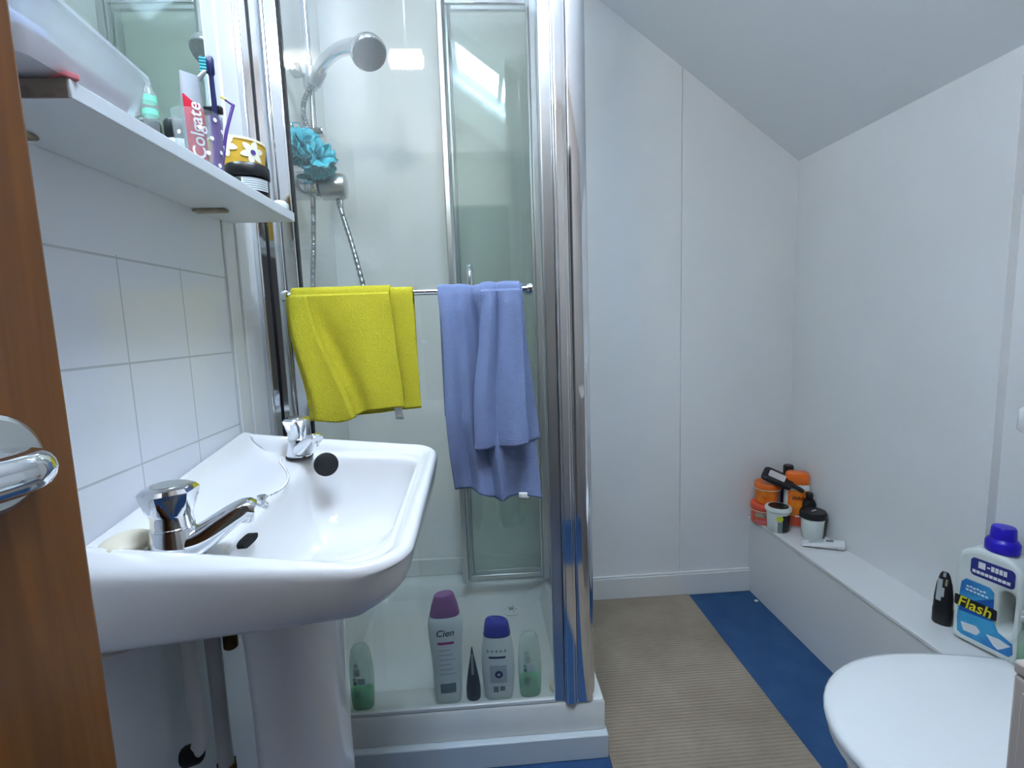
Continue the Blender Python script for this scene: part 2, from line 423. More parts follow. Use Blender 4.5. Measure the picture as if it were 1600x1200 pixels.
# corner post
p = MB()
pr_ = rrect(.222, .272, 1.236, 1.284, (.02, .004, .004, .022), 6)
p.loft([[(x, y, z) for x, y in pr_] for z in (TZ+.001, GT)])
p.build('corner_post', 'chrome', en, angle=50)
p = MB().box((.187, 1.233, TZ+.001), (.221, 1.262, GT)); p.box((.193, 1.229, TZ+.001), (.213, 1.233, GT))
p.build('post_channel', 'chrome', en, bevel=.005, seg=3)
p = MB().box((.158, 1.240, TZ+.004), (.187, 1.256, GT)); p.build('panel_edge_profile', 'satin', en, bevel=.003)
p = MB().box((XL+.076, 1.241, TZ+.0005), (.187, 1.255, TZ+.013)); p.build('sill_seal', 'pvc', en, bevel=.003)
# side frame (door side), bottom rail and rear jamb
p = MB().box((.236, 1.285, TZ+.001), (.262, YB-.03, TZ+.03)).box((.228, 1.285, TZ+.001), (.236, YB-.03, TZ+.016)); p.build('bottom_rail', 'satin', en, bevel=.002)
p = MB().box((.228, 1.285, TZ+.001), (.262, 1.31, GT)); p.build('door_stop_profile', 'satin', en, bevel=.003)
p = MB().box((.236, YB-.06, TZ+.03), (.268, YB-.001, GT)).box((.246, YB-.085, TZ+.03), (.262, YB-.06, GT)); p.build('rear_jamb', 'satin', en, bevel=.003)
# folded door: two leaves, back to back
def leaf(y, x0, x1, zt, nm, dy=0.):
    zb = TZ+.035
    f = MB().box((x0+.012, y-.002, zb+.02), (x1-.012, y+.002, zt-.02)).build(nm, 'glass2', en, smooth=False)
    a = MB(); a.box((x0, y-.010, zb-.012), (x0+.022, y+.010, zt)); a.box((x0+.022, y-.006, zb-.004), (x0+.030, y+.006, zt)); a.build('leaf_stile', 'satin', f, bevel=.004)
    a = MB(); a.box((x1-.024, y-.010, zb-.012), (x1, y+.010, zt)); a.box((x1-.034, y-.006, zb-.004), (x1-.024, y+.006, zt)); a.build('leaf_stile', 'satin', f, bevel=.004)
    a = MB().box((x0+.03, y-.007, zb), (x1-.034, y+.007, zb+.018)); a.build('leaf_rail', 'satin', f, bevel=.003)
    a = MB().box((x0+.03, y-.007, zt-.022), (x1-.034, y+.007, zt)); a.build('leaf_rail', 'chrome', f, bevel=.003)
    return f
lf = leaf(1.872, -.112, .232, 2.315, 'front_door_leaf')
leaf(1.912, -.095, .236, 2.315, 'rear_door_leaf')
a = MB(); hx = -.034
a.tube(arc([(hx, 1.868, 1.235), (hx, 1.845, 1.25), (hx, 1.838, 1.29), (hx, 1.838, 1.35), (hx, 1.845, 1.385), (hx, 1.868, 1.40)], 6), .013, 12); a.build('door_pull', 'chrome', lf)
# towel rail on the front glass
RZ, RY = 1.272, 1.198
tr_ = MB().tube([(-.448, RY, RZ), (.118, RY, RZ)], .0075, 16).build('towel_rail', 'chrome', en)
for xx in (-.448, .118):
    e = MB(); e.lathe([(.012, 0), (.0135, .002), (.0135, .012), (.010, .015)], (xx-.007, RY, RZ), (1,0,0), 18)
    e.lathe([(.0065, 0), (.0065, GY-.003-RY)], (xx, RY, RZ), (0,1,0), 14); e.lathe([(.012, 0), (.012, .006)], (xx, GY-.009, RZ), (0,1,0), 18)
    e.build('rail_end', 'chrome', tr_)

# ------------------------------------------------------------------ shower mixer with riser rail
RX, RRY = -.474, 1.6
sm = thing('shower_mixer', 'chrome shower mixer with riser rail, hose and hand shower', 'shower', (XS, RRY, 1.6))
MY, MZ = 1.55, 1.612
b = MB(); b.lathe([(.05, 0), (.052, .004), (.046, .012), (.03, .016)], (XS+.001, MY, MZ+.01), (1,0,0), 30); b.build('wall_plate', 'chrome', sm)
b = MB(); b.lathe([(.036, 0), (.04, .004), (.04, .07), (.036, .078), (.033, .08)], (XS+.014, MY, MZ), (1,0,0), 30); b.build('valve_body', 'chrome', sm)
b = MB(); b.lathe([(.034, 0), (.038, .003), (.038, .058), (.033, .07), (.02, .073)], (XS+.098, MY, MZ-.004), (1,0,0), 30); kn = b.build('control_knob', 'satin', sm)
b = MB(); b.box((XS+.145, MY-.008, MZ-.088), (XS+.157, MY+.004, MZ-.036)); b.build('knob_lever', 'satin', kn, bevel=.004)
b = MB(); b.tube([(RX-.002, RRY, 2.46), (RX, RRY, 1.70)], .0105, 16); b.build('riser_rail', 'chrome', sm)
b = MB(); b.box((XS+.001, RRY-.016, 1.768), (RX+.03, RRY+.014, 1.788)); b.lathe([(.019, 0), (.019, .012)], (XS+.006, RRY-.03, 1.784), (0,1,0), 18); b.box((XS+.001, RRY-.012, 1.70), (RX-.008, RRY+.012, 1.769)); b.build('rail_bracket', 'chrome', sm, bevel=.004)
sl = MB(); sl.lathe([(.018, -.03), (.02, -.024), (.02, .024), (.018, .03)], (RX, RRY, 1.93), (0,0,1), 20)
sl.lathe([(.016, 0), (.019, .004), (.019, .03), (.012, .034)], (RX-.045, RRY-.012, 1.945), (.9,-.25,.0), 16)
sl.lathe([(.017, 0), (.02, .004), (.02, .045), (.016, .05)], (RX+.012, RRY-.014, 1.905), (.55,-.2,.75), 18)
sl.build('slider', 'satin', sm)
hp = arc([(RX+.022, RRY-.02, 1.925), (RX+.055, RRY-.04, 1.955), (RX+.10, RRY-.06, 1.975), (RX+.145, RRY-.075, 1.980), (RX+.17, RRY-.08, 1.973)], 8)
b = MB(); b.tube(hp, [lerp(.0165, .022, i/(len(hp)-1)) for i in range(len(hp))], 16)
hc = Vector((RX+.19, RRY-.085, 1.960)); hax = Vector((.30, -.50, -.80)).normalized()
b.lathe([(.012, -.030), (.034, -.024), (.047, -.012), (.050, 0), (.050, .010), (.047, .014)], hc, hax, 32)
hs = b.build('hand_shower', 'chrome', sm)
b = MB(); b.lathe([(.0462, .0142), (.045, .0165), (.02, .018)], hc, hax, 32)
q = Vector((0,0,1)).rotation_difference(hax)
for k in range(30):
    rr_ = .008 + .034*math.sqrt(k/30); aa = k*2.4
    b.ball(hc + q @ Vector((rr_*math.cos(aa), rr_*math.sin(aa), .0175)), .0018, 6, 4)
b.build('spray_face', mat('spray_grey', (92, 100, 106), .45, bump=(90, .1)), hs)
def hosemesh(path):
    pts = arc(path, 40)
    L = 0; rs = []
    for i, p_ in enumerate(pts):
        if i: L += (pts[i]-pts[i-1]).length
        rs.append(.0072 + .0009*math.sin(L*2*PI/.0055))
    return MB().tube(pts, rs, 10)
hosemesh([(RX+.018, RRY-.018, 1.905), (RX-.008, RRY-.026, 1.87), (RX-.018, RRY-.03, 1.82), (RX-.006, RRY-.02, 1.75), (RX+.0, RRY-.05, 1.66), (RX-.0, 1.535, 1.55), (RX-.004, 1.52, 1.43), (RX-.008, 1.50, 1.30), (RX+.01, 1.49, 1.16), (RX+.07, 1.49, 1.08), (RX+.14, 1.49, 1.12), (RX+.145, 1.50, 1.24), (RX+.115, 1.52, 1.40), (RX+.075, 1.545, 1.545), (RX+.07, 1.55, 1.572)]).build('shower_hose', 'hose', sm)

# bath puff: ruffled mesh
pf = MB(); pc = Vector((-.470, 1.482, 1.692))
for k in range(95):
    dirv = Vector((random.gauss(0,1), random.gauss(0,1), random.gauss(0,1))).normalized()
    side = dirv.cross(Vector((random.random()-.5, random.random()-.5, random.random()-.5))).normalized(); s2 = dirv.cross(side)
    big = random.uniform(.75, 1.0)
    off = Vector((.034, -.004, -.030)) if k % 3 == 0 else Vector((0,0,0))
    ph = random.random()*6
    def fn(u, v, dirv=dirv, side=side, s2=s2, big=big, off=off, ph=ph):
        a = u*PI*1.5
        r0 = .010 + v*.016
        wob = .006*v*math.sin(a*5 + ph)
        return pc + off + dirv*(.010 + .037*big*v + wob) + side*math.cos(a)*r0 + s2*math.sin(a)*r0
    pf.grid(14, 3, fn)
po = pf.build('bath_puff', 'puff', solid=.0008); tag(po, 'turquoise bath puff hanging on the shower valve', 'bath puff')
# give the puff its own loop as a part
lp = MB(); lp.tube(arc([pc+Vector((-.02,0,.03)), pc+Vector((-.03,.01,.07)), pc+Vector((-.02,.04,.083)), pc+Vector((0,.02,.06)), pc+Vector((0,0,.03))], 6), .0015, 6)
lp.build('hanging_cord', 'puff', po)

# ------------------------------------------------------------------ towels
def drape(mb, xl, xr, front, back, yf, relief, nu=60, nv=56, r=.0125, zoff=0.):
    """cloth over the rail: xl(t), xr(t) edges (t = 0 at the rail, 1 at the hem), front(s) = hem height, relief(s,t) = how far the cloth stands forward"""
    nb = 12; na = 8
    def fn(u, v):
        i = round(v*(nv+na+nb))
        s = u
        if i <= nb:                               # behind the rail, going up
            tt = 1 - i/nb
            x = lerp(xl(0), xr(0), s); y = RY + r + .003*math.sin(s*9); z = RZ - tt*back
            return (x, min(y, GY-.008), z + zoff)
        if i <= nb+na:
            a = PI*(i-nb)/na
            x = lerp(xl(0), xr(0), s)
            bump_ = relief(s, 0)*.35
            return (x, RY + r*math.cos(a) - (bump_*(1-math.cos(a))/2), RZ + (r+.35*bump_)*math.sin(a) + zoff)
        t = (i-nb-na)/nv
        x = lerp(xl(t), xr(t), s)
        zb = front(s)
        z = lerp(RZ, zb, t) + zoff
        y = RY - r - yf(s, t) - relief(s, t)*lerp(.35, 1, sstep(0, .12, t))
        return (x, y, z)
    return mb.grid(nu, nv+na+nb, fn)
def fuzz(x, y): return noise.noise(Vector((x*90, y*90, 0)))*.0006 + noise.noise(Vector((x*14, y*14, 3)))*.002

# yellow: a main front layer and a layer behind that shows on the right and below
yt = thing('yellow_towel', 'yellow hand towel over the chrome rail on the glass', 'towel', (-.29, RY, RZ))
ym = MB()
def ydiag(t): return lerp(.17, .47, t**1.15)
def yrel(s, t):
    c = ydiag(t)
    dip = -.010*math.exp(-((s-c-.10)/.09)**2)*sstep(0, .35, t)
    bow = .012*math.exp(-((s-.66)/.15)**2)*(.3+.7*t)
    return dip + bow + .006*t + fuzz(s*.27, t*.28)
yL = lambda t: lerp(-.431, -.404, sstep(0, 1, t)) - .004*math.sin(t*5)
yR = lambda t: lerp(-.208, -.186, t)
yH = lambda s: 1.003 - .014*math.sin(min(1, s*1.5)*PI)**2 - .016*(1-s)**2 + .004*s
drape(ym, yL, yR, yH, .20, lambda s, t: .012, yrel, 64, 60, .0165)
ym.build('front_layer', 'towel_y', yt, solid=.004, off=0.)
ym = MB()      # the left edge folded over on itself along a slanting line
def ffold(u, v):
    t = lerp(.015, 1.012, v); x = lerp(yL(t) - .002, lerp(yL(t), yR(t), ydiag(t)), u)
    z = lerp(RZ, yH(ydiag(t)*u), t)
    roll = .017*sstep(0, .25, u)*(1 - .85*sstep(.93, 1., u))
    return (x, RY - .0165 - .013 - .004 - roll*lerp(.45, 1., sstep(0, .4, t)) - .004*math.sin(u*PI*1.6 + t*2) + fuzz(u*.1+2, t*.28)*-1, z)
ym.grid(30, 60, ffold)
ym.build('folded_edge', 'towel_y', yt, solid=.005, off=0.)
ym = MB()
drape(ym, lambda t: lerp(-.40, -.378, t), lambda t: lerp(-.156, -.150, t), lambda s: lerp(.982, 1.0, s), .22, lambda s, t: .001, lambda s, t: .003*math.sin(s*14)*t + fuzz(s*.27+5, t*.28), 48, 40, .0115)
ym.build('rear_layer', 'towel_y', yt, solid=.0035, off=0.)
cl = MB().grid(4, 4, lambda u, v: (-.214 + u*.018 + v*.004, RY-.022, 1.018 - v*.042)); cl.build('care_tag', 'label_w', yt, solid=.0006)

# blue: long layer with pleats, shorter flap in front, dark inner fold at the right
bt = thing('blue_towel', 'lavender blue towel hanging in pleats beside the yellow towel', 'towel', (.0, RY, RZ))
bmx = MB()
def brel(s, t):
    r = 0
    for c0, c1, wd, am in ((.08, .10, .07, .014), (.25, .29, .06, .017), (.56, .55, .045, .018), (.8, .86, .12, .006)):
        c = lerp(c0, c1, t); r += am*math.exp(-((s-c)/wd)**2)
    r -= .020*math.exp(-((s-lerp(.42, .455, t))/.04)**2)*(1-.35*t)
    r += .014*t*math.sin(s*7+1.2+t*2) + .020*sstep(.62, 1, t)*math.sin(s*10 + 4*t)
    return r + fuzz(s*.2+9, t*.5)
drape(bmx, lambda t: lerp(-.098, -.083, t) + .004*math.sin(t*7), lambda t: lerp(.100, .131, t**1.3), lambda s: .790 - .028*s + .006*math.sin(s*9), .30, lambda s, t: .004, brel, 70, 80, .0125)
bmx.build('long_layer', 'towel_b', bt, solid=.004, off=0.)
bmx = MB()
def frel(s, t):
    return .016*math.exp(-((s-.70)/.17)**2)*(.6+.4*t) + .010*math.exp(-((s-.22)/.10)**2)*(1-.6*t) - .014*math.exp(-((s-.42)/.06)**2)*(1-.7*t) - .010*math.exp(-((s-.0)/.06)**2) + .009*math.sin(s*6+t*2)*t + fuzz(s*.1+3, t*.38+7)
drape(bmx, lambda t: lerp(.002, -.026, sstep(.05, .8, t)), lambda t: lerp(.094, .100, t), lambda s: .897 + .012*s, .28, lambda s, t: .017 + .012*t, frel, 48, 66, .017)
bmx.build('front_flap', 'towel_b', bt, solid=.004, off=0.)
bmx = MB()
bmx.grid(16, 40, lambda u, v: (lerp(.088, .099, v) + u*lerp(.006, .034, v**1.1), RY-.010 - (1-u)*.014*v - .002, lerp(RZ-.004, .905-.0*u, v) + .006*u*v))
bmx.build('side_fold', 'towel_b', bt, solid=.003, off=0.)
hb = MB()
hb.grid(14, 1, lambda u, v: (lerp(-.0255, .004, u), RY-.0455 - .002*u, lerp(.9075, .8995, v) + .0015*u))
hb.build('woven_hem', mat('hem_thread', (150, 162, 206), .8, bump=(300, .4)), bt, solid=.0012)
cl = MB().grid(3, 3, lambda u, v: (.075 + u*.026, RY-.024, .782 - v*.016 - u*.002)); cl.build('care_tag', 'label_w', bt, solid=.0006)

# ------------------------------------------------------------------ wash basin
BY0, BY1, BX1 = .572, 1.058, -.100
def zr(x, y): return .907 + .014*(BX1 - .03 - x)/.32 + .037*(y-BY0)/.49
wb = thing('wash_basin', 'white ceramic wash basin on a pedestal against the tiled wall', 'wash basin', (-.33, .815, 0))
X0 = XL + .001
outer = rrect(X0, BX1, BY0, BY1, (.06, .02, .012, .075), 10)
inner = rrect(-.352, -.140, BY0+.045, BY1-.052, (.055, .05, .05, .07), 10)
cx, cy = -.26, .815
def inset(pl, d):
    out = []; n = len(pl)
    for i in range(n):
        a, b_, c_ = Vector(pl[i-1]), Vector(pl[i]), Vector(pl[(i+1) % n])
        t_ = (c_-a).normalized(); nn = Vector((-t_.y, t_.x))
        out.append(b_ + nn*d)
    return [(p.x, max(p.y, -9)) for p in out]
def lip(x, y): # upstand along the wall
    return (.999 - zr(x, y))*(1 - sstep(0.004, .07, x - X0)**.7)*(1 - .25*sstep(.98, 1.06, y))*sstep(.572, .625, y)
def deck(x, y): return zr(x, y) - .012 + lip(x, y)
def apb(x, y): return .803 + .045*sstep(-.26, -.10, x)
rings = []
def ring(pl, zf): rings.append([(x, y, zf(x, y)) for x, y in pl])
def clampw(pl): return [(max(x, X0), y) for x, y in pl]
mid = [(-.34 + (x+.34)*.55, .815 + (y-.815)*.6) for x, y in outer]
ring([(cx+(x-cx)*.3, cy+(y-cy)*.3) for x, y in outer], lambda x, y: .80)
ring(mid, lambda x, y: .79)
ring(clampw(inset(outer, .042)), lambda x, y: apb(x, y) - .004)
ring(clampw(inset(outer, .018)), lambda x, y: apb(x, y) + .004)
ring(clampw(inset(outer, .007)), lambda x, y: apb(x, y) + .022)
ring(clampw(inset(outer, .002)), lambda x, y: apb(x, y) + .055)
ring(outer, lambda x, y: zr(x, y) + lip(x, y) - .014)
ring(clampw(inset(outer, .001)), lambda x, y: zr(x, y) + lip(x, y) - .006)
ring(clampw(inset(outer, .005)), lambda x, y: zr(x, y) + lip(x, y) - .001)
ring(clampw(inset(outer, .011)), lambda x, y: zr(x, y) + lip(x, y))
o1 = clampw(inset(outer, .018)); ring(o1, lambda x, y: zr(x, y) + lip(x, y) - .0025)
o2 = clampw(inset(outer, .028)); ring(o2, lambda x, y: deck(x, y) + .003)
for f_ in (.2, .45, .72): ring([(lerp(a[0], b_[0], f_), lerp(a[1], b_[1], f_)) for a, b_ in zip(o2, inner)], lambda x, y: deck(x, y))
ring(inner, lambda x, y: deck(x, y) - .003)
for sc, dz in ((.985, .012), (.96, .034), (.91, .062), (.82, .092), (.7, .112), (.45, .124), (.2, .129), (.06, .131)):
    ring([(cx + .012 + (x-cx-.012)*sc, cy + (y-cy)*sc) for x, y in inner], lambda x, y, dz=dz: .915 - dz)
b = MB(); b.loft(rings)
b.build('basin', 'ceramic', wb, sub=1)
# pedestal: a hollow shell, open towards the wall
b = MB(); prs = []
for z, sx, sy in ((0, 1.30, 1.25), (.03, 1.28, 1.22), (.07, 1.12, 1.08), (.2, 1.02, 1.0), (.45, .98, .95), (.62, .98, .96), (.72, 1.02, 1.02), (.795, 1.10, 1.12)):
    x1 = -.352 + .094*sx; hw = .085*sy; r_ = .065*sx; row = [(-.372, .80-hw, z), (-.362, .80-hw, z)]
    for k in range(9): a = -PI/2 + PI/2*k/8; row.append((x1-r_+r_*math.cos(a), .80-hw+r_+r_*math.sin(a), z))
    for k in range(9): a = PI/2*k/8; row.append((x1-r_+r_*math.cos(a), .80+hw-r_+r_*math.sin(a), z))
    row += [(-.362, .80+hw, z), (-.372, .80+hw, z)]
    prs.append(row)
b.loft(prs, False, False, closed=False); b.build('pedestal', 'ceramic', wb, solid=.012, off=-1.)
# overflow slot, chain, plug
b = MB(); sc_ = Vector((-.3435, .70, .897)); 
b.loft([[sc_ + Vector((dx, y*.021, z*.0055 + .0)) for y, z in rrect(-1, 1, -1, 1, .7, 5)] for dx in (-.012, .0045)])
b.build('overflow_slot', 'dark', wb)
cs = Vector((-.360, .790, .915))
b = MB(); b.lathe([(.009, 0), (.009, .004), (.006, .006), (.006, .012), (.008, .013), (.007, .018)], cs, (0,0,1), 16); b.build('chain_stay', 'chrome', wb)
cp = arc([cs+Vector((.003,.004,.014)), (-.346,.812,.930), (-.346,.850,.930), (-.358,.895,.931), (-.378,.935,.934), (-.398,.965,.939), (-.405,.985,.941)], 14)
b = MB(); acc = 0
for i in range(1, len(cp)):
    acc += (cp[i]-cp[i-1]).length
    if acc > .0042: b.ball(cp[i], .0023, 7, 5); acc = 0
ch = b.build('plug_chain', 'chrome', wb)
b = MB(); pa = Vector((.42, -.80, .12)).normalized(); ppos = Vector((-.314, .962, .934))
b.lathe([(.017, 0), (.0185, .003), (.021, .012), (.0225, .013), (.0225, .018), (.020, .0195)], ppos, pa, 28)
b.build('plug', 'rubber', wb)

# ------------------------------------------------------------------ taps
def tap(name, label, x, y, z, ang, sc=1.):
    t_ = thing(name, label, 'tap', (x, y, z), ang, 'basin taps'); t_.scale = (sc, sc, sc)
    b = MB()
    rg = []
    for zz, a_, c_ in ((0, .031, .0295), (.004, .0315, .030), (.02, .0285, .0275), (.040, .0255, .025), (.043, .0245, .024)):
        rg.append([(a_*math.cos(k*2*PI/32), c_*math.sin(k*2*PI/32), zz) for k in range(32)])
    b.loft(rg)
    path = arc([(.005, 0, .014), (.027, 0, .022), (.049, 0, .036), (.070, 0, .049), (.084, 0, .055), (.093, 0, .052)], 7); n = len(path); rg = []
    for i, p_ in enumerate(path):
        f_ = i/(n-1); w_ = lerp(.024, .0145, f_); h_ = lerp(.020, .0095, f_)
        tg = (path[min(i+1, n-1)] - path[max(i-1, 0)]).normalized(); up = Vector((-tg.z, 0, tg.x))
        rg.append([p_ + Vector((0, w_*(abs(math.cos(a))**.7)*(1 if math.cos(a) > 0 else -1), 0)) + up*h_*(abs(math.sin(a))**.7)*(1 if math.sin(a) > 0 else -1) for a in [2*PI*k/24 for k in range(24)]])
    b.loft(rg)
    body = b.build('tap_body', 'chrome', t_, world=False)
    b = MB(); b.lathe([(.0075, 0), (.0085, .002), (.0085, .012)], (.083, 0, .036), (.1, 0, 1), 16); b.build('nozzle', 'chrome', t_, world=False)
    b = MB(); b.lathe([(.0245, 0), (.0245, .002), (.0235, .0025), (.0235, .016), (.0245, .019)], (0, 0, .0435), (0,0,1), 32)
    # faceted head
    rg = []
    for zz, r_, fl_ in ((.019, .0245, 0), (.024, .0265, .5), (.040, .030, 1), (.047, .0315, 1), (.052, .028, .6), (.054, .023, 0)):
        row = []
        for k in range(48):
            a = 2*PI*k/48; seg_ = 2*PI/6; aa = (a % seg_) - seg_/2
            pr2 = math.cos(seg_/2)/math.cos(aa)
            row.append((r_*lerp(1, pr2*1.06, fl_)*math.cos(a+.3), r_*lerp(1, pr2*1.06, fl_)*math.sin(a+.3), .0435+zz))
        rg.append(row)
    b.loft(rg)
    hd_ = b.build('tap_head', 'chrome', t_, world=False, angle=28)
    b = MB(); b.lathe([(.0195, 0), (.019, .0012), (.010, .0016)], (0, 0, .0974), (0,0,1), 28); b.build('head_disc', 'satin', hd_, world=False)
    b = MB(); b.lathe([(.0325, 0), (.0325, .0015)], (0, 0, -.001), (0,0,1), 28); b.build('base_gasket', 'rubber', t_, world=False)
    return t_
tap('basin_tap', 'chrome basin tap nearest the door, next to the soap', -.397, .626, .9085, .30)
tap('basin_tap', 'chrome basin tap at the shower end, beside the black plug', -.374, 1.0, .943, -.75, .80)
sp_ = MB(); sp_.ball((-.455, .625, .934), .03, 22, 14, (.9, 1.15, .42)); so = sp_.build('soap_bar', 'soap'); tag(so, 'worn cream bar of soap on the basin behind the near tap', 'soap')

# ------------------------------------------------------------------ pipes under the basin
pi = thing('waste_pipe', 'white plastic waste pipe under the basin, bent at the bottom', 'pipe', (-.46, .73, .45))
b = MB(); b.tube(arc([(-.462, .728, .784), (-.462, .728, .70), (-.459, .728, .62), (-.458, .727, .578), (-.464, .726, .556), (-.484, .724, .546)], 8), .0115, 16); b.build('pipe', 'pvc', pi)
b = MB(); b.lathe([(.014, -.012), (.0155, -.009), (.0155, .009), (.014, .012)], (-.472, .725, .548), (1,0,.3), 18); b.build('elbow_nut', 'rubber', pi)
pi = thing('supply_pipe', 'white supply pipe close to the pedestal with a brass nut', 'pipe', (-.44, .80, .0))
b = MB(); b.tube(arc([(-.450, .772, 0), (-.450, .772, .2), (-.450, .772, .45), (-.450, .772, .60), (-.450, .772, .784)], 8), .0115, 14); b.build('pipe', 'pvc', pi)
b = MB(); b.lathe([(.0165, -.010), (.0165, .010)], (-.450, .772, .475), (0,0,1), 6); b.build('pipe_nut', 'brass', pi); b = MB(); b.lathe([(.009, -.012), (.011, -.010), (.011, .010), (.006, .012), (.006, .03)], (-.432, .79, .69), (0,0,1), 12); b.build('brass_nut', 'brass', pi)

# ------------------------------------------------------------------ shelf and mirror
SZ0, SZ1, SX1, SY0, SY1 = 1.413, 1.431, -.372, .516, 1.078
sh = thing('wall_shelf', 'white board shelf under the mirror, bare chipboard at its near end', 'shelf', (XL, .8, SZ0))
b = MB().box((XL+.001, SY0+.001, SZ0), (SX1, SY1, SZ1)); b.build('board', 'melamine', sh, bevel=.0012)
b = MB().box((XL+.001, SY0-.0005, SZ0+.0006), (SX1-.002, SY0+.0012, SZ1-.0006)); plabel(b.build('cut_edge', 'edge', sh), 'unfinished brown end of the board')
for yy, wd_ in ((.597, .03), (.955, .058)):
    b = MB().box((XL+.001, yy-.010, SZ0-.006), (XL+wd_, yy+.010, SZ0-.0002)); b.build('bracket', 'rawwood', sh, bevel=.003)
mi = MB().box((XL+.0005, .30, SZ1+.002), (XL+.006, 1.04, 1.94)).build('wall_mirror', 'mirror', smooth=False)
mi['label'] = 'plain frameless mirror on the left wall above the shelf'; mi['category'] = 'mirror'

# things on the shelf --------------------------------------------------------
ttop = lambda y: .046 + .10*(.62 - y)
tb = thing('storage_tub', 'clear plastic tub of pads at the near end of the shelf', 'tub', (-.435, .535, SZ1))
def tubring(x0, x1, y0, y1, r, z): return [(x, y, z) for x, y in rrect(x0, x1, y0, y1, r, 6)]
b = MB(); ty1 = .628
def tubring(x0, x1, y0, y1, r, k, dz=0.): return [(x, y, SZ1 + .001 + k*ttop(y) + dz) for x, y in rrect(x0, x1, y0, y1, r, 6)]
b.loft([tubring(-.488, -.376, .47, ty1-.012, .012, .0), tubring(-.492, -.370, .462, ty1-.007, .012, .16), tubring(-.499, -.364, .455, ty1, .014, .9), tubring(-.502, -.360, .45, ty1+.004, .016, .93), tubring(-.502, -.360, .45, ty1+.004, .016, 1.), tubring(-.485, -.378, .468, ty1-.016, .02, 1.12), tubring(-.45, -.41, .50, ty1-.05, .02, 1.2)])
b.build('tub', 'clear', tb)
b = MB(); b.loft([tubring(-.486, -.379, .475, ty1-.016, .012, .05), tubring(-.488, -.375, .472, ty1-.012, .012, .4), tubring(-.480, -.384, .48, ty1-.02, .012, .5)])
b.build('cotton_pads', 'pale_pink', tb)
b = MB(); b.box((-.47, .475, SZ1+.032), (-.40, .54, SZ1+.056), rot=Matrix.Rotation(.12, 3, 'Y')); b.build('pale_packet', 'pale_blue', tb, bevel=.006)
b = MB(); b.box((-.398, .515, SZ1+.0005), (-.370, .532, SZ1+.006), rot=Matrix.Rotation(-.5, 3, 'Z')); tag(b.build('pink_comb', 'pink', bevel=.001), 'pink flat plastic piece on the shelf end under the clear tub', 'comb')

# clear tube with two mint bands
cb = thing('travel_bottle', 'small clear bottle with two mint bands beside the tub', 'bottle', (-.478, .815, SZ1))
b = MB(); b.lathe([(.009, 0), (.010, .002), (.010, .110), (.009, .116), (.006, .120), (.006, .127), (.003, .129)], (-.478, .815, SZ1+.0005), seg=18); b.build('bottle', 'frost', cb)
for zz in (.085, .104):
    b = MB(); b.lathe([(.0104, 0), (.0104, .008)], (-.478, .815, SZ1+zz), seg=18, cap0=False, cap1=False); b.build('mint_band', 'mint', cb)
# white jar with black cap
cb = thing('toiletry_jar', 'white glass jar with a black cap behind the beaker', 'jar', (-.476, .880, SZ1))
b = MB(); b.lathe([(.021, 0), (.023, .003), (.023, .064), (.021, .069), (.018, .071)], (-.476, .880, SZ1+.0005), seg=24); b.build('jar', 'bottle_w', cb)
b = MB(); b.lathe([(.0185, 0), (.0195, .002), (.0195, .026), (.018, .029)], (-.476, .880, SZ1+.072), seg=24); b.build('cap', 'black', cb)

# beaker with brushes and toothpaste
BX_, BY_ = -.418, .826
bk = thing('bathroom_beaker', 'clear and lilac dotted beaker holding the toothbrushes', 'beaker', (BX_, BY_, SZ1))
b = MB(); b.lathe([(.027, 0), (.029, .002), (.0335, .086), (.0345, .088)], (BX_, BY_, SZ1+.0005), seg=32, cap1=False); b.build('cup', 'frost', bk, solid=.0015)
b = MB()
def cupf(u, v):
    a = lerp(-.62, .95, u); z = lerp(.004, .084, v); r_ = lerp(.0292, .0335, z/.086) + .0007
    return (BX_ + r_*math.cos(a), BY_ + r_*math.sin(a), SZ1 + z)
b.grid(16, 6, cupf); plabel(b.build('lilac_side', 'lilac', bk), 'lilac tinted side of the beaker')
for a, z in ((-1.0, .062), (-.35, .078), (-.55, .05), (.1, .066), (-.05, .034), (-.75, .028), (.4, .046), (-1.9, .055), (-.2, .014)):
    r_ = lerp(.0292, .0335, z/.086) + .0012
    b = MB(); b.lathe([(.0032, 0), (.003, .0006)], (BX_ + r_*math.cos(a), BY_ + r_*math.sin(a), SZ1+z), (math.cos(a), math.sin(a), 0), 12); b.build('white_dot', 'text_w', bk)
# toothpaste tube standing in the beaker
tp = thing('toothpaste_tube', 'red toothpaste tube with white lettering standing in the beaker', 'toothpaste', (BX_-.004, BY_-.016, SZ1+.004))
tb0 = Vector((BX_+.001, BY_-.012, SZ1+.006)); tb1 = Vector((BX_+.004, BY_-.016, SZ1+.142))
tdir = (tb1-tb0).normalized(); tsd = Vector((.62, .78, 0)); tsd = (tsd - tdir*tsd.dot(tdir)).normalized(); tnr = tsd.cross(tdir)
if tnr.y > 0: tnr = -tnr
def tubept(x, z, d): return tb0 + tdir*z + tsd*x + tnr*d
L_ = (tb1-tb0).length
b = MB(); rg = []
for f_, w_, h_ in ((0, .013, .012), (.03, .014, .0125), (.5, .0155, .0085), (.76, .015, .0055), (.97, .0135, .0015), (1., .0135, .001)):
    rg.append([tubept(w_*math.cos(a), L_*f_, h_*math.sin(a)) for a in [2*PI*k/24 for k in range(24)]])
b.loft(rg); b.build('tube', 'silver', tp)
b = MB()
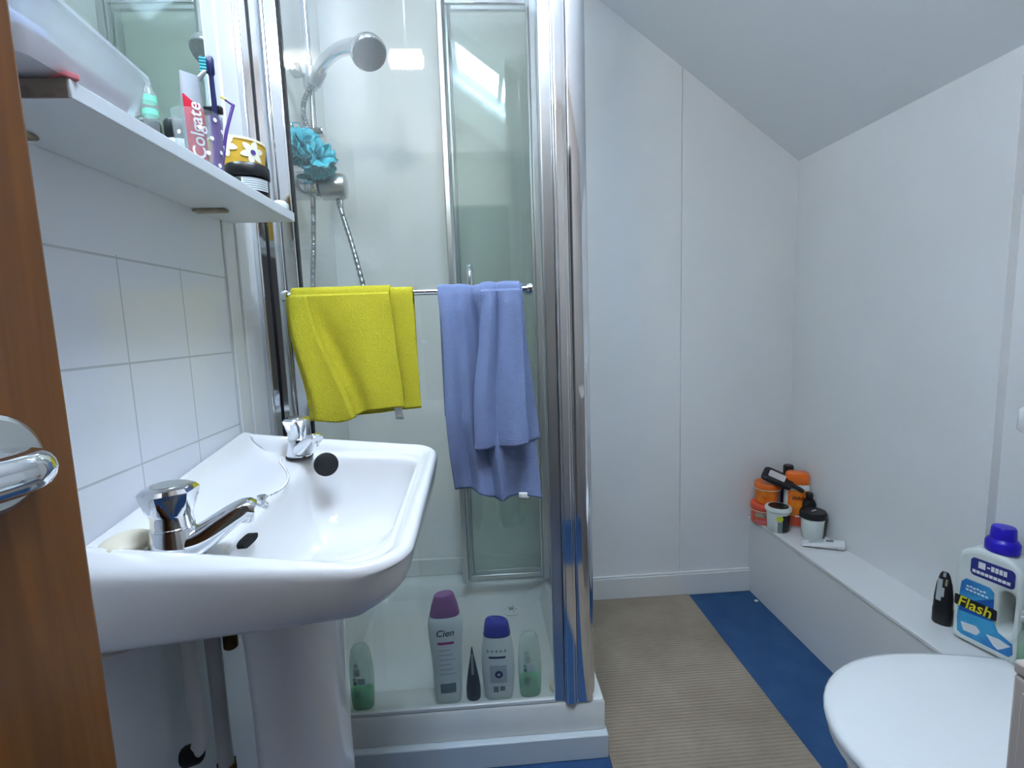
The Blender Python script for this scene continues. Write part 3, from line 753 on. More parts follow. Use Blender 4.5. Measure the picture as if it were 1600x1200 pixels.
def redp(u, v):
    f_ = lerp(.02, .76, v); w_ = lerp(.0142, .0152, v); h_ = lerp(.0128, .0058, f_/.76)
    top = lerp(1, -.8, sstep(.8, 1, v))
    x = lerp(-.9, min(.92, top if v > .8 else .92), u)*w_
    return tubept(x*1.03, L_*f_, h_*math.sqrt(max(0, 1-(x/w_)**2)) + .0017)
b.grid(12, 14, redp); plabel(b.build('red_print', 'red', tp), 'red printed face of the tube')
b = MB()
def tpm(x, y):   # text runs up the tube
    f_ = .40 + x/L_; w_ = .0148; h_ = lerp(.0128, .0058, f_/.76); xx = -y - .001
    return tubept(xx, L_*f_, h_ + .0030)
add_text(b, 'Colgate', .026, tpm); b.build('lettering', 'text_w', tp)
# brushes
QX_, QY_ = BX_ + .010, BY_ + .012
def brush(label, p0, p1, handle, head, hl=.024, bend=(0, 0, 0), group=None, bd=(-1, -.3, 0)):
    t_ = thing('toothbrush', label, 'toothbrush', p0, 0., 'toothbrushes in the beaker')
    p0, p1 = Vector(p0), Vector(p1); mid_ = (p0+p1)/2 + Vector(bend)
    pts = arc([p0, mid_, p1], 12)
    MB().tube(pts, [lerp(.0048, .0034, i/(len(pts)-1)) for i in range(len(pts))], 10).build('handle', handle, t_)
    d_ = (p1-mid_).normalized(); s_ = Vector(bd).normalized()
    rg = []
    hb_ = MB(); hb_.tube([p1 - d_*.001, p1 + d_*.003, p1 + d_*(hl-.003), p1 + d_*hl], [.0035, .0055, .0055, .0035], 10); hb_.build('head', handle, t_)
    br = MB()
    for i in range(5):
        c_ = p1 + d_*(hl*(.16 + .17*i)); br.tube([c_ + s_*.003, c_ + s_*.014], .0026, 8)
    br.build('bristles', head, t_)
    return t_
brush('navy and teal toothbrush standing tallest in the beaker', (QX_+.004, QY_+.004, SZ1+.006), (QX_+.014, QY_-.004, SZ1+.150), 'navy', 'teal', .026, (.003, 0, 0))
brush('white toothbrush leaning back in the beaker, rounded head up', (QX_-.016, QY_-.010, SZ1+.006), (QX_-.024, QY_-.006, SZ1+.115), 'bottle_w', 'text_w', .024, bd=(-.2, 1, 0))
ib = thing('interdental_brush', 'violet interdental brush with bent yellow tip in the beaker', 'brush', (QX_+.012, QY_+.006, SZ1+.006))
MB().tube(arc([(QX_+.010, QY_+.006, SZ1+.006), (QX_+.020, QY_+.012, SZ1+.07), (QX_+.032, QY_+.020, SZ1+.118)], 8), .0026, 8).build('handle', 'violet', ib)
MB().tube([(QX_+.032, QY_+.020, SZ1+.117), (QX_+.022, QY_+.016, SZ1+.124)], .0022, 8).build('neck', 'violet', ib)
MB().tube([(QX_+.022, QY_+.016, SZ1+.124), (QX_+.017, QY_+.014, SZ1+.1275)], .002, 8).build('tip', 'yellow_txt', ib)
fs = thing('dental_tool', 'grey curved dental tool leaning over the beaker rim', 'dental tool', (QX_-.012, QY_-.006, SZ1+.006))
MB().tube(arc([(QX_-.010, QY_-.004, SZ1+.006), (QX_-.014, QY_-.012, SZ1+.07), (QX_-.012, QY_-.016, SZ1+.12), (QX_+.006, QY_-.012, SZ1+.149), (QX_+.010, QY_-.010, SZ1+.152)], 8), [lerp(.006, .002, i/32) for i in range(33)], 10).build('handle', 'silver', fs)
MB().ball((QX_+.0105, QY_-.0098, SZ1+.1525), .0026, 8, 6).build('tip', 'black', fs)
rz_ = thing('razor', 'dark blue razor handle standing low in the beaker', 'razor', (QX_+.004, QY_+.018, SZ1+.006))
MB().box((QX_-.002, QY_+.010, SZ1+.006), (QX_+.012, QY_+.016, SZ1+.10)).build('handle', 'navy', rz_, bevel=.003)
MB().box((QX_-.012, QY_+.007, SZ1+.1005), (QX_+.018, QY_+.017, SZ1+.112)).build('head', 'black', rz_, bevel=.002)

# yellow daisy tub, black jar in front
yx, yy = -.4555, 1.038
yd = thing('daisy_pot', 'yellow pot printed with white daisies behind the black jar', 'pot', (yx, yy, SZ1))
b = MB(); b.lathe([(.037, 0), (.038, .002), (.0475, .115), (.0495, .117)], (yx, yy, SZ1+.0005), seg=40, cap1=False); b.build('pot', 'yellow', yd, solid=.002)
b = MB(); b.lathe([(.0485, .1155), (.0505, .1165), (.0505, .120), (.0485, .121)], (yx, yy, SZ1+.0005), seg=40, cap0=False, cap1=False); b.build('rim', 'cream', yd, solid=.001)
def daisy(mp, md_, a0, z0, sz, rot0):
    def pt(x, y):
        z = z0 + y; r_ = lerp(.038, .0475, z/.115) + .0032; a = a0 + x/.043
        return (yx + r_*math.cos(a), yy + r_*math.sin(a), SZ1+z)
    for k in range(6):
        th = rot0 + k*PI/3; dx, dy = math.cos(th), math.sin(th)
        def pf_(u, v, dx=dx, dy=dy):
            l_ = sz*lerp(.12, 1., v); w_ = sz*.27*(math.sin(PI*min(.97, v*.9+.06))**.8)*(u-.5)*2
            return pt(dx*l_ - dy*w_, dy*l_ + dx*w_)
        mp.grid(4, 8, pf_)
    md_.bm.faces.new([md_.bm.verts.new(Vector(pt(sz*.22*math.cos(2*PI*j/14), sz*.22*math.sin(2*PI*j/14))) + Vector((math.cos(a0), math.sin(a0), 0))*.0008) for j in range(14)])
for da in ((-.60, .096, .021, .3), (-1.62, .104, .021, .8), (.45, .03, .022, .1), (1.3, .07, .022, .2)):
    mp, md_ = MB(), MB(); daisy(mp, md_, *da)
    dd_ = mp.build('printed_daisy', 'cream', yd); md_.build('daisy_centre', 'violet', dd_)
bx_, by_ = -.4095, .966
bj = thing('cosmetic_jar', 'black screw jar with a white ingredient label at the shelf end', 'jar', (bx_, by_, SZ1))
b = MB(); b.lathe([(.031, 0), (.033, .002), (.034, .030), (.032, .033)], (bx_, by_, SZ1+.0005), seg=36); b.build('jar', 'black', bj)
b = MB(); b.lathe([(.0355, 0), (.0365, .002), (.0365, .019), (.0345, .022), (.01, .0225)], (bx_, by_, SZ1+.034), seg=36); b.build('lid', 'black', bj)
b = MB(); b.grid(14, 3, lambda u, v: (bx_ + .0346*math.cos(lerp(-1.5, -.1, u)), by_ + .0346*math.sin(lerp(-1.5, -.1, u)), SZ1 + lerp(.010, .030, v))); lb = b.build('label', 'label_w', bj)
b = MB()
for k in range(5):
    zz = .0125 + k*.0038
    b.grid(10, 1, lambda u, v, zz=zz: (bx_ + .0351*math.cos(lerp(-1.4, -.2, u)), by_ + .0351*math.sin(lerp(-1.4, -.2, u)), SZ1 + zz + v*.0011))
b.build('fine_print', 'grey', lb)
b = MB(); b.lathe([(.014, 0), (.0155, .002), (.0155, .010), (.010, .016), (.004, .018)], (-.390, 1.052, SZ1+.0005), seg=20, sx=1.1); tag(b.build('loose_stopper', 'bottle_w'), 'loose white stopper on the far corner of the shelf', 'stopper')

# ------------------------------------------------------------------ bottles on the tray
class Flat:
    """flattened bottle: prof = [(z, halfwidth, halfdepth)]; front is -y"""
    def __init__(s, prof, n=2.6): s.p = prof; s.n = n
    def at(s, z):
        p = s.p
        for a, b_ in zip(p, p[1:]):
            if a[0] <= z <= b_[0]:
                t = (z-a[0])/max(1e-9, b_[0]-a[0]); return lerp(a[1], b_[1], t), lerp(a[2], b_[2], t)
        return p[-1][1:]
    def ring(s, z, w=None, d=None, k=40):
        w_, d_ = s.at(z) if w is None else (w, d)
        out = []
        for i in range(k):
            a = 2*PI*i/k; c_, s_ = math.cos(a), math.sin(a)
            out.append((w_*abs(c_)**(2/s.n)*(1 if c_ >= 0 else -1), d_*abs(s_)**(2/s.n)*(1 if s_ >= 0 else -1), z))
        return out
    def body(s, z0=None, z1=None, grow=0.):
        zs = [q[0] for q in s.p]
        z0 = zs[0] if z0 is None else z0; z1 = zs[-1] if z1 is None else z1
        zz = [z0] + [z for z in zs if z0 < z < z1] + [z1]
        dense = []
        for a, b_ in zip(zz, zz[1:]):
            m_ = max(1, int((b_-a)/.012))
            dense += [lerp(a, b_, k/m_) for k in range(m_)]
        dense.append(zz[-1])
        mb = MB(); rg = []
        for z in dense:
            w_, d_ = s.at(z); rg.append(s.ring(z, w_+grow, d_+grow))
        mb.loft(rg); return mb
    def front(s, x, z, off=.0007):
        w_, d_ = s.at(z); u = min(.985, abs(x)/w_)
        return (x, -d_*(1-u**s.n)**(1/s.n) - off, z)
    def patch(s, mb, x0, x1, z0, z1, off=.0007, nu=10, nv=8):
        return mb.grid(nu, nv, lambda u, v: s.front(lerp(x0, x1, u), lerp(z0, z1, v), off))
    def text(s, mb, body, size, x, z, off=.0012, shear=0.):
        return add_text(mb, body, size, lambda a, b_: s.front(x+a, z+b_, off), shear)

def dome_cap(w, d, h, z0, bulge=1.0, tilt=0., tw=.8, n=2.6):
    f = Flat([(0, 1, 1)], n); mb = MB(); rg = []
    for zz, k in ((0, 1.), (.02, 1.03), (.5, lerp(1.03, tw, .45)), (.8, tw*1.02), (.93, tw*.95), (1., tw*.8)):
        r_ = f.ring(0, w*k, d*lerp(k, 1, .3))
        rg.append([(x, y, z0 + h*zz + tilt*x*zz) for x, y, _ in r_])
    mb.loft(rg); return mb

# tall white bottle, mauve cap
def cien():
    t_ = thing('shampoo_bottle', 'tall white bottle with a mauve cap standing in the shower tray', 'bottle', (-.132, 1.284, TZ), .06)
    f = Flat([(0, .030, .019), (.004, .034, .022), (.03, .038, .025), (.08, .0395, .026), (.13, .041, .0265), (.17, .044, .027), (.205, .0465, .0275), (.232, .047, .027), (.246, .045, .026), (.255, .041, .024)])
    f.body().build('bottle', 'bottle_w', t_, world=False)
    cap = dome_cap(.0395, .0235, .058, .2555, tilt=.1, tw=.72); cap.build('cap', 'purple_cap', t_, world=False)
    b = MB(); f.text(b, 'Cien', .026, -.002, .215, shear=.25); b.build('lettering', 'text_k', t_, world=False)
    b = MB(); f.patch(b, -.022, .022, .183, .190); b.build('magenta_bar', 'magenta', t_, world=False)
    b = MB(); f.patch(b, -.020, .022, .040, .068); b.build('grey_box', 'grey', t_, world=False)
    b = MB()
    for k in range(6): f.patch(b, -.020, .012+.006*(k % 3), .165-.014*k, .1675-.014*k, nv=1)
    b.build('print_lines', 'lgrey', t_, world=False)
cien()
def blue_cap_bottle():
    t_ = thing('shower_gel_bottle', 'white bottle with a dark blue cap beside the black cone tube', 'bottle', (.008, 1.285, TZ), -.04)
    f = Flat([(0, .034, .020), (.004, .037, .022), (.03, .042, .025), (.08, .0455, .0265), (.12, .0455, .0265), (.15, .043, .026), (.174, .039, .025), (.187, .037, .024)])
    f.body().build('bottle', 'bottle_w', t_, world=False)
    dome_cap(.0365, .024, .040, .1875, tilt=-.10, tw=.88).build('cap', 'blue_cap', t_, world=False)
    b = MB(); f.patch(b, -.024, .022, .130, .1365); b.build('navy_bar', 'navy', t_, world=False)
    b = MB(); f.patch(b, -.022, .024, .058, .110); lb = b.build('pale_panel', 'lgrey', t_, world=False)
    b = MB(); b.bm.faces.new([b.bm.verts.new(f.front(.002+.011*math.cos(2*PI*k/20), .084+.011*math.sin(2*PI*k/20), .0014)) for k in range(20)]); b.build('round_emblem', 'navy', lb, world=False)
    b = MB(); b.bm.faces.new([b.bm.verts.new(f.front(.002+.004*math.cos(2*PI*k/14), .084+.004*math.sin(2*PI*k/14), .002)) for k in range(14)]); b.build('emblem_centre', 'lgrey', lb, world=False)
    b = MB(); f.patch(b, -.014, .000, .030, .048); f.patch(b, .004, .018, .034, .048); b.build('small_print', 'grey', t_, world=False)
    b = MB()
    for k in range(9): f.patch(b, -.028+k*.006, -.0245+k*.006, .147+.003*(k % 2), .152+.003*((k+1) % 2), nu=2, nv=1)
    b.build('brand_script', 'grey', t_, world=False)
blue_cap_bottle()
def cone():
    t_ = thing('squeeze_tube', 'black cone-shaped tube standing between two white bottles', 'tube', (-.063, 1.288, TZ))
    b = MB(); rg = []
    f = Flat([(0, 1, 1)], 2.2)
    for zz, w_, d_ in ((0, .0185, .017), (.004, .020, .018), (.03, .020, .018), (.06, .0165, .014), (.095, .0105, .0085), (.125, .005, .004), (.150, .0012, .0015)):
        rg.append(f.ring(zz, w_, d_))
    b.loft(rg); b.build('tube', 'black', t_, world=False)
    b = MB(); f2 = Flat([(0, .0185, .017), (.004, .020, .018), (.03, .020, .018), (.06, .0165, .014), (.095, .0105, .0085), (.125, .005, .004), (.150, .0012, .0015)], 2.2)
    f2.patch(b, -.0035, .0035, .075, .132); b.build('silver_tip_print', 'grey', t_, world=False)
cone()
def green_bottle(label, x, y, rz):
    t_ = thing('gel_bottle', label, 'bottle', (x, y, TZ), rz, 'green gel bottles in the shower tray')
    f = Flat([(0, .026, .016), (.004, .029, .019), (.03, .031, .021), (.08, .0325, .022), (.12, .031, .0215), (.15, .028, .020), (.17, .024, .017), (.180, .017, .012), (.184, .008, .006)])
    f.body().build('bottle', 'greenclear', t_, world=False)
    g = f.body(.003, .050, -.0012); g.build('green_gel', 'greengel', t_, world=False)
    b = MB(); f.patch(b, -.018, -.002, .040, .062); b.build('dark_square', 'grey', t_, world=False)
    b = MB(); f.patch(b, -.018, -.010, .080, .090); f.patch(b, -.018, -.012, .093, .100); b.build('dark_print', 'text_k', t_, world=False)
    b = MB(); f.patch(b, -.008, .012, .080, .098); f.patch(b, -.017, .000, .105, .126); f.patch(b, -.014, -.004, .130, .140); b.build('faint_print', 'lgrey', t_, world=False)
green_bottle('translucent green bottle near the pedestal, leftmost in the tray', -.366, 1.284, .05)
green_bottle('translucent green bottle right of the blue-capped one in the tray', .096, 1.287, .0)
b = MB(); b.lathe([(.013, 0), (.0155, .002), (.0155, .010), (.013, .014), (.006, .015)], (.166, 1.296, TZ+.0005), seg=20); tag(b.build('bottle_stopper', 'soap'), 'small cream stopper in the tray corner beside the post', 'stopper')

# ------------------------------------------------------------------ things on the far end of the ledge
GRP = None
def round_tub(name, label, cat, x, y, z, r, h, bodym, lidm, lidh, r2=None, tilt=None):
    t_ = thing(name, label, cat, (x, y, z), 0., 'stacked body butter tubs')
    r2 = r2 or r
    b = MB(); b.lathe([(r*.93, 0), (r*.97, .003), (r2*.97, h-lidh), (r2*.9, h-lidh+.001)], (x, y, z+.0005), seg=32); b.build('tub', bodym, t_)
    b = MB(); b.lathe([(r2*1.0, 0), (r2*1.04, .003), (r2*1.04, lidh-.004), (r2*.98, lidh), (r2*.2, lidh+.0005)], (x, y, z+h-lidh+.002), seg=32); b.build('lid', lidm, t_)
    return t_
TAx, TAy = 1.142, 1.93
t_ = round_tub('body_butter_tub', 'coral round tub at the bottom of the stack in the corner', 'tub', TAx, TAy, LZ, .050, .082, 'coral', 'coral', .026)
b = MB(); b.lathe([(.0525, .054), (.0525, .057)], (TAx, TAy, LZ+.0005), seg=32, cap0=False, cap1=False); b.build('pale_band', 'cream', t_)
b = MB(); b.grid(12, 2, lambda u, v: (TAx + .0493*math.cos(lerp(-2.8, -1.4, u)), TAy + .0493*math.sin(lerp(-2.8, -1.4, u)), LZ + lerp(.030, .050, v))); b.build('dark_label', 'rawwood', t_)
b = MB(); b.grid(12, 2, lambda u, v: (TAx + .0493*math.cos(lerp(-2.8, -1.4, u)), TAy + .0493*math.sin(lerp(-2.8, -1.4, u)), LZ + lerp(.008, .020, v))); b.build('pale_label', 'pink', t_)
TBx, TBy = 1.156, 1.93; TBz = LZ+.086
t_ = round_tub('body_butter_tub', 'orange round tub stacked on the coral tub', 'tub', TBx, TBy, TBz, .048, .082, 'amber', 'orange', .024)
b = MB(); b.lathe([(.0502, .057), (.0502, .060)], (TBx, TBy, TBz+.0005), seg=32, cap0=False, cap1=False); b.build('pale_band', 'cream', t_)
b = MB(); b.grid(8, 2, lambda u, v: (TBx + .0474*math.cos(lerp(-1.2, -.6, u)), TBy + .0474*math.sin(lerp(-1.2, -.6, u)), TBz + lerp(.006, .056, v))); b.build('grey_label', 'grey', t_)
# black paddle brush on top
hb = thing('hair_brush', 'black paddle brush lying on top of the orange tub', 'brush', (1.19, 1.91, TBz+.085))
c_ = Vector((1.170, 1.885, TBz+.112)); ex = Vector((.80, -.60, -.36)).normalized(); ey = Vector((.40, .75, .50)); ey = (ey - ex*ey.dot(ex)).normalized(); ez = ex.cross(ey)
def brp(x, y, z): return c_ + ex*x + ey*y + ez*z
b = MB(); b.loft([[brp(x, y, z) for x, y in rrect(-.058*k, .058*k, -.034*k, .034*k, .018, 6)] for z, k in ((-.011, .9), (-.008, 1), (.006, 1), (.010, .9))]); b.build('paddle', 'black', hb)
b = MB(); b.loft([[brp(x, y, z) for x, y in rrect(-.036, .026, -.018, .018, .004, 4)] for z in (.0098, .0108)]); b.build('pale_label', mat('pale_paper', (205, 196, 196), .6, bump=(60, .05)), hb)
b = MB(); b.tube([brp(.05, -.004, 0), brp(.075, -.006, .0), brp(.088, -.008, -.001), brp(.100, -.009, -.002)], [.011, .008, .009, .007], 12); b.build('handle', 'black', hb)
# black bottle in the corner
t_ = thing('deodorant_can', 'slim black bottle standing deepest in the corner', 'bottle', (1.258, 1.955, LZ))
b = MB(); b.lathe([(.021, 0), (.023, .003), (.023, .165), (.020, .176), (.017, .18)], (1.258, 1.955, LZ+.0005), seg=24); b.build('bottle', 'black', t_)
b = MB(); b.lathe([(.0185, 0), (.0195, .002), (.0195, .042), (.017, .047)], (1.258, 1.955, LZ+.181), seg=24); b.build('cap', 'black', t_)
# purple carton behind
t_ = thing('purple_carton', 'purple carton squeezed behind the orange bottle', 'carton', (1.215, 1.935, LZ))
MB().box((1.206, 1.945, LZ+.0005), (1.232, 1.975, LZ+.138)).build('carton', mat('purple_card', (116, 44, 118), .4, bump=(60, .03)), t_, bevel=.002)
MB().box((1.207, 1.946, LZ+.138), (1.231, 1.974, LZ+.140)).build('top_flap', 'magenta', t_, bevel=.0006)
# orange bottle
t_ = thing('sun_lotion_bottle', 'orange bottle with white shoulders and orange cap on the ledge', 'bottle', (1.2395, 1.868, LZ), -.42)
f = Flat([(0, .040, .022), (.004, .044, .025), (.05, .046, .027), (.15, .046, .027), (.168, .045, .026), (.178, .042, .024)], 3.)
f.body().build('bottle', 'bottle_w', t_, world=False)
b = MB(); f.patch(b, -.034, .0445, .008, .156, nu=16); lb = b.build('label', 'amber', t_, world=False)
b = MB(); f.patch(b, -.033, .043, .010, .050, .0012, nu=16); b.build('coral_band', 'coral', lb, world=False)
b = MB(); f.patch(b, -.006, .034, .048, .054, .0016); b.build('white_line', 'text_w', lb, world=False)
b = MB()
for k in range(7): f.patch(b, -.018+k*.007, -.0138+k*.007, .118, .130+.003*(k % 2), .0014, 2, 1)
b.build('black_wording', 'text_k', lb, world=False)
dome_cap(.0425, .0245, .048, .1785, tw=.94, n=3.).build('cap', 'orange', t_, world=False)
# white and black pot, front left
px_, py_ = 1.147, 1.838
t_ = thing('scrub_pot', 'small white and black pot with a lime emblem at the ledge edge', 'pot', (px_, py_, LZ))
b = MB(); b.lathe([(.035, 0), (.037, .003), (.043, .082), (.0425, .084)], (px_, py_, LZ+.0005), seg=36); b.build('pot', 'bottle_w', t_)
b = MB(); b.lathe([(.046, 0), (.048, .002), (.048, .012), (.046, .015), (.038, .0155)], (px_, py_, LZ+.0845), seg=36); rm = b.build('lid', 'bottle_w', t_)
b = MB(); b.lathe([(.037, 0), (.036, .0015)], (px_, py_, LZ+.1003), seg=36); b.build('black_lid_disc', 'black', rm)
def potp(a, z, off): 
    r_ = lerp(.037, .043, z/.082) + off
    return (px_ + r_*math.cos(a), py_ + r_*math.sin(a), LZ+z)
b = MB(); b.grid(14, 4, lambda u, v: potp(lerp(-1.75, .7, u), lerp(.004, .074, v), .0008)); b.build('black_print', 'black', t_)
b = MB(); b.grid(6, 4, lambda u, v: potp(lerp(-2.15, -1.72, u), lerp(.004, .048, v), .001)); b.build('grey_print', 'grey', t_)
b = MB(); b.bm.faces.new([b.bm.verts.new(potp(-1.98 + .30*math.cos(2*PI*k/18), .061+.0125*math.sin(2*PI*k/18), .0016)) for k in range(18)]); b.build('lime_emblem', 'lime', t_)
# black-lidded white pot, front right
qx, qy = 1.238, 1.762
t_ = thing('cream_pot', 'white pot with a wide black lid beside the lying tube', 'pot', (qx, qy, LZ))
b = MB(); b.lathe([(.035, 0), (.037, .003), (.042, .076), (.041, .078)], (qx, qy, LZ+.0005), seg=36); b.build('pot', 'bottle_w', t_)
b = MB(); b.lathe([(.044, 0), (.0465, .002), (.0465, .020), (.043, .026), (.01, .0265)], (qx, qy, LZ+.079), seg=36); ld = b.build('lid', 'black', t_)
b = MB(); b.grid(3, 1, lambda u, v: (qx-.012+.026*u, qy-.012+.012*u+.008*v, LZ+.1062)); b.build('white_mark', 'text_w', ld)
b = MB(); b.grid(14, 4, lambda u, v: (qx + (.0382+.0045*v)*math.cos(lerp(-1.05, .8, u)), qy + (.0382+.0045*v)*math.sin(lerp(-1.05, .8, u)), LZ + lerp(.004, .074, v))); b.build('dark_side', 'black', t_)
# black bottle against the wall
t_ = thing('black_bottle', 'squat black bottle against the wall behind the black-lidded pot', 'bottle', (1.2625, 1.822, LZ))
b = MB(); b.lathe([(.022, 0), (.024, .003), (.024, .11), (.018, .125), (.012, .128)], (1.2625, 1.822, LZ+.0005), seg=24); b.build('bottle', 'black', t_)
b = MB(); b.lathe([(.0125, 0), (.013, .002), (.013, .022), (.011, .025)], (1.2625, 1.822, LZ+.129), seg=20); b.build('cap', 'black', t_)
b = MB(); b.grid(4, 2, lambda u, v: (1.2625 + .0246*math.cos(lerp(-2.1, -1.6, u)), 1.822 + .0246*math.sin(lerp(-2.1, -1.6, u)), LZ + lerp(.085, .102, v))); b.build('grey_print', 'grey', t_)
# white tube lying down
t_ = thing('hand_cream_tube', 'white tube with grey print lying flat on the ledge', 'tube', (1.215, 1.672, LZ))
ta, tc_ = Vector((1.162, 1.706, LZ+.006)), Vector((1.268, 1.642, LZ+.018)); td = (tc_-ta).normalized(); tsx = td.cross(Vector((0,0,1))).normalized(); tn_ = tsx.cross(td)
b = MB(); rg = []
for f_, w_, h_ in ((0, .027, .002), (.02, .027, .004), (.5, .025, .0115), (.85, .0205, .016), (.92, .0205, .0165), (1., .019, .0155)):
    rg.append([ta + td*(f_*.132) + tsx*w_*math.cos(a) + tn_*h_*math.sin(a) for a in [2*PI*k/24 for k in range(24)]])
b.loft(rg); b.build('tube', 'label_w', t_)
b = MB(); b.grid(5, 5, lambda u, v: ta + td*lerp(.075, .098, u) + tsx*lerp(-.010, .010, v) + tn_*(.0165 + .0006 - .003*abs(v-.5)*2)); b.build('grey_print', 'grey', t_)
b = MB(); b.grid(5, 5, lambda u, v: ta + td*lerp(.02, .068, u) + tsx*lerp(-.013, .013, v) + tn_*(lerp(.0064, .0146, u) + .0004 - .0012*(abs(v-.5)*2)**2)); b.build('pale_print', 'lgrey', t_)

# ------------------------------------------------------------------ ledge, near end
t_ = thing('razor_gel_tube', 'small black tube standing left of the big blue-labelled cleaner bottle', 'tube', (1.226, 1.205, LZ), -1.0); t_.scale = (1.06, 1.06, 1.24)
f = Flat([(0, .019, .016), (.003, .021, .0175), (.034, .021, .0175), (.036, .020, .0165), (.06, .0195, .015), (.09, .016, .010), (.112, .010, .004), (.118, .006, .002)], 2.3)
f.body().build('tube', 'black', t_, world=False)
b = MB(); f.patch(b, -.013, -.002, .055, .102); f.patch(b, -.002, .003, .065, .085); b.build('grey_lettering', 'lgrey', t_, world=False)
b = MB(); f.patch(b, .003, .0075, .090, .104); b.build('tan_print', 'rawwood', t_, world=False)
b = MB(); f.patch(b, -.003, .003, .108, .1175); b.build('silver_crimp', 'silver', t_, world=False)

# big cleaner bottle with handle hole
def flash():
    t_ = thing('cleaner_bottle', 'large white floor cleaner bottle with a violet cap on the ledge', 'bottle', (1.243, 1.090, LZ), -1.33); t_.scale = (1.17, 1.08, 1.27)
    cu = bpy.data.curves.new('c', 'CURVE'); cu.dimensions = '2D'; cu.fill_mode = 'BOTH'; cu.extrude = .021; cu.bevel_depth = .010; cu.bevel_resolution = 3; cu.offset = -.010
    def spl(pts):
        s_ = cu.splines.new('POLY'); s_.points.add(len(pts)-1); s_.use_cyclic_u = True
        for q_, p_ in zip(s_.points, pts): q_.co = (p_[0], p_[1], 0, 1)
    out = [(-.054, .004), (-.058, .012), (-.058, .06), (-.060, .12), (-.060, .165), (-.054, .188), (-.038, .200), (-.016, .206), (.020, .206), (.040, .200), (.056, .186), (.060, .165), (.060, .12), (.058, .06), (.058, .012), (.054, .004)]
    sm_ = []
    n = len(out)
    P = [Vector(p) for p in out]
    for i in range(n):
        a, b_, c_ = P[i-1], P[i], P[(i+1) % n]
        sm_ += [b_.lerp(a, .25), b_.lerp(a, .08).lerp(c_, .04), b_.lerp(c_, .25)] if True else []
    spl([(p.x, p.y) for p in sm_])
    hole = [(x, z) for x, z in rrect(.022, .046, .060, .140, .010, 5)][::-1]
    spl(hole)
    o = bpy.data.objects.new('c', cu); C.objects.link(o)
    me = bpy.data.meshes.new_from_object(o.evaluated_get(bpy.context.evaluated_depsgraph_get()))
    bpy.data.objects.remove(o); bpy.data.curves.remove(cu)
    me.transform(Matrix.Rotation(PI/2, 4, 'X')); me.name = 'bottle'
    ob = bpy.data.objects.new('bottle', me); C.objects.link(ob); ob.parent = t_; BASE[ob.name] = BASE[t_.name]
    me.materials.clear(); me.materials.append(M['bottle_w'])
    for p in me.polygons: p.use_smooth = True
    try: me.set_sharp_from_angle(angle=math.radians(35))
    except Exception: pass
    fr_ = -.0316
    def flat(pl, m_, nm, off, par=t_):
        b = MB(); b.loft([[(x, fr_-off, z) for x, z in pl], [(x, fr_-off-.0004, z) for x, z in pl]]); return b.build(nm, m_, par, world=False)
    main = [(-.046, .022), (-.048, .05), (-.046, .110), (-.044, .128), (-.036, .137), (.006, .137), (.014, .130), (.016, .075), (.026, .056), (.050, .046), (.052, .026), (.046, .018), (-.038, .018)]
    lb = flat(main[::-1], 'sky_label', 'blue_label', 0)
    flat([(-.042, .085), (.015, .118), (.015, .072), (-.045, .066)], 'royal', 'blue_swoosh', .0006, lb)
    flat([(-.040, .044), (-.012, .048), (-.004, .040), (-.010, .030), (-.034, .028)], 'label_w', 'dish_picture', .0006, lb)
    flat([(.006, .042), (.028, .044), (.048, .040), (.034, .027), (.028, .022), (.020, .026)], 'label_w', 'toilet_picture', .0006, lb)
    flat([(x, z) for x, z in rrect(-.0545, .022, .076, .098, .003, 3)], 'text_k', 'dark_band', .001, lb)
    b = MB(); add_text(b, 'Flash', .031, lambda x, y: (-.018+x, fr_-.0020, .086+y), .2); b.build('yellow_lettering', 'yellow_txt', lb, world=False)
    b = MB()
    for k in range(6):
        b.box((-.034+k*.006, fr_-.0013, .121+.0012*(k % 2)), (-.0298+k*.006, fr_-.0009, .1245+.0012*(k % 2))); b.box((-.035+k*.007, fr_-.0013, .114), (-.030+k*.007, fr_-.0009, .1175))
    b.build('white_wording', 'text_w', lb, world=False)
    nb = flat([(x, z) for x, z in rrect(-.030, .046, .150, .186, .008, 5)], 'navy_label', 'navy_label', 0)
    b = MB()
    b.box((-.016, fr_-.0012, .168), (-.004, fr_-.0006, .181)); b.box((-.001, fr_-.0012, .173), (.004, fr_-.0006, .176))
    for k in range(4): b.box((.006+k*.007, fr_-.0012, .170), (.0115+k*.007, fr_-.0006, .180))
    for k in range(9): b.box((-.026+k*.0074, fr_-.0012, .156), (-.0200+k*.0074, fr_-.0006, .162))
    b.build('white_wording', 'text_w', nb, world=False)
    b = MB(); b.lathe([(.027, 0), (.0285, .002), (.0285, .018), (.026, .022), (.0215, .026), (.020, .046), (.018, .049), (.008, .0495)], (.006, 0, .2065), seg=32); b.build('cap', 'cobalt', t_, world=False)
flash()
t_ = thing('spray_bottle', 'green liquid bottle with a white spray head at the right edge', 'bottle', (1.250, 1.000, LZ))
b = MB(); b.lathe([(.026, 0), (.028, .003), (.028, .085), (.022, .10), (.013, .106)], (1.250, 1.000, LZ+.0005), seg=28); b.build('bottle', 'greenclear', t_)
b = MB(); b.lathe([(.0262, 0), (.0262, .060)], (1.250, 1.000, LZ+.003), seg=28); b.build('green_liquid', 'greengel', t_)
b = MB(); b.lathe([(.015, 0), (.016, .002), (.016, .018), (.012, .022)], (1.250, 1.000, LZ+.107), seg=20); b.box((1.217, .991, LZ+.130), (1.267, 1.009, LZ+.156)); b.box((1.211, .996, LZ+.136), (1.218, 1.004, LZ+.146)); b.build('spray_head', 'pvc', t_, bevel=.003)

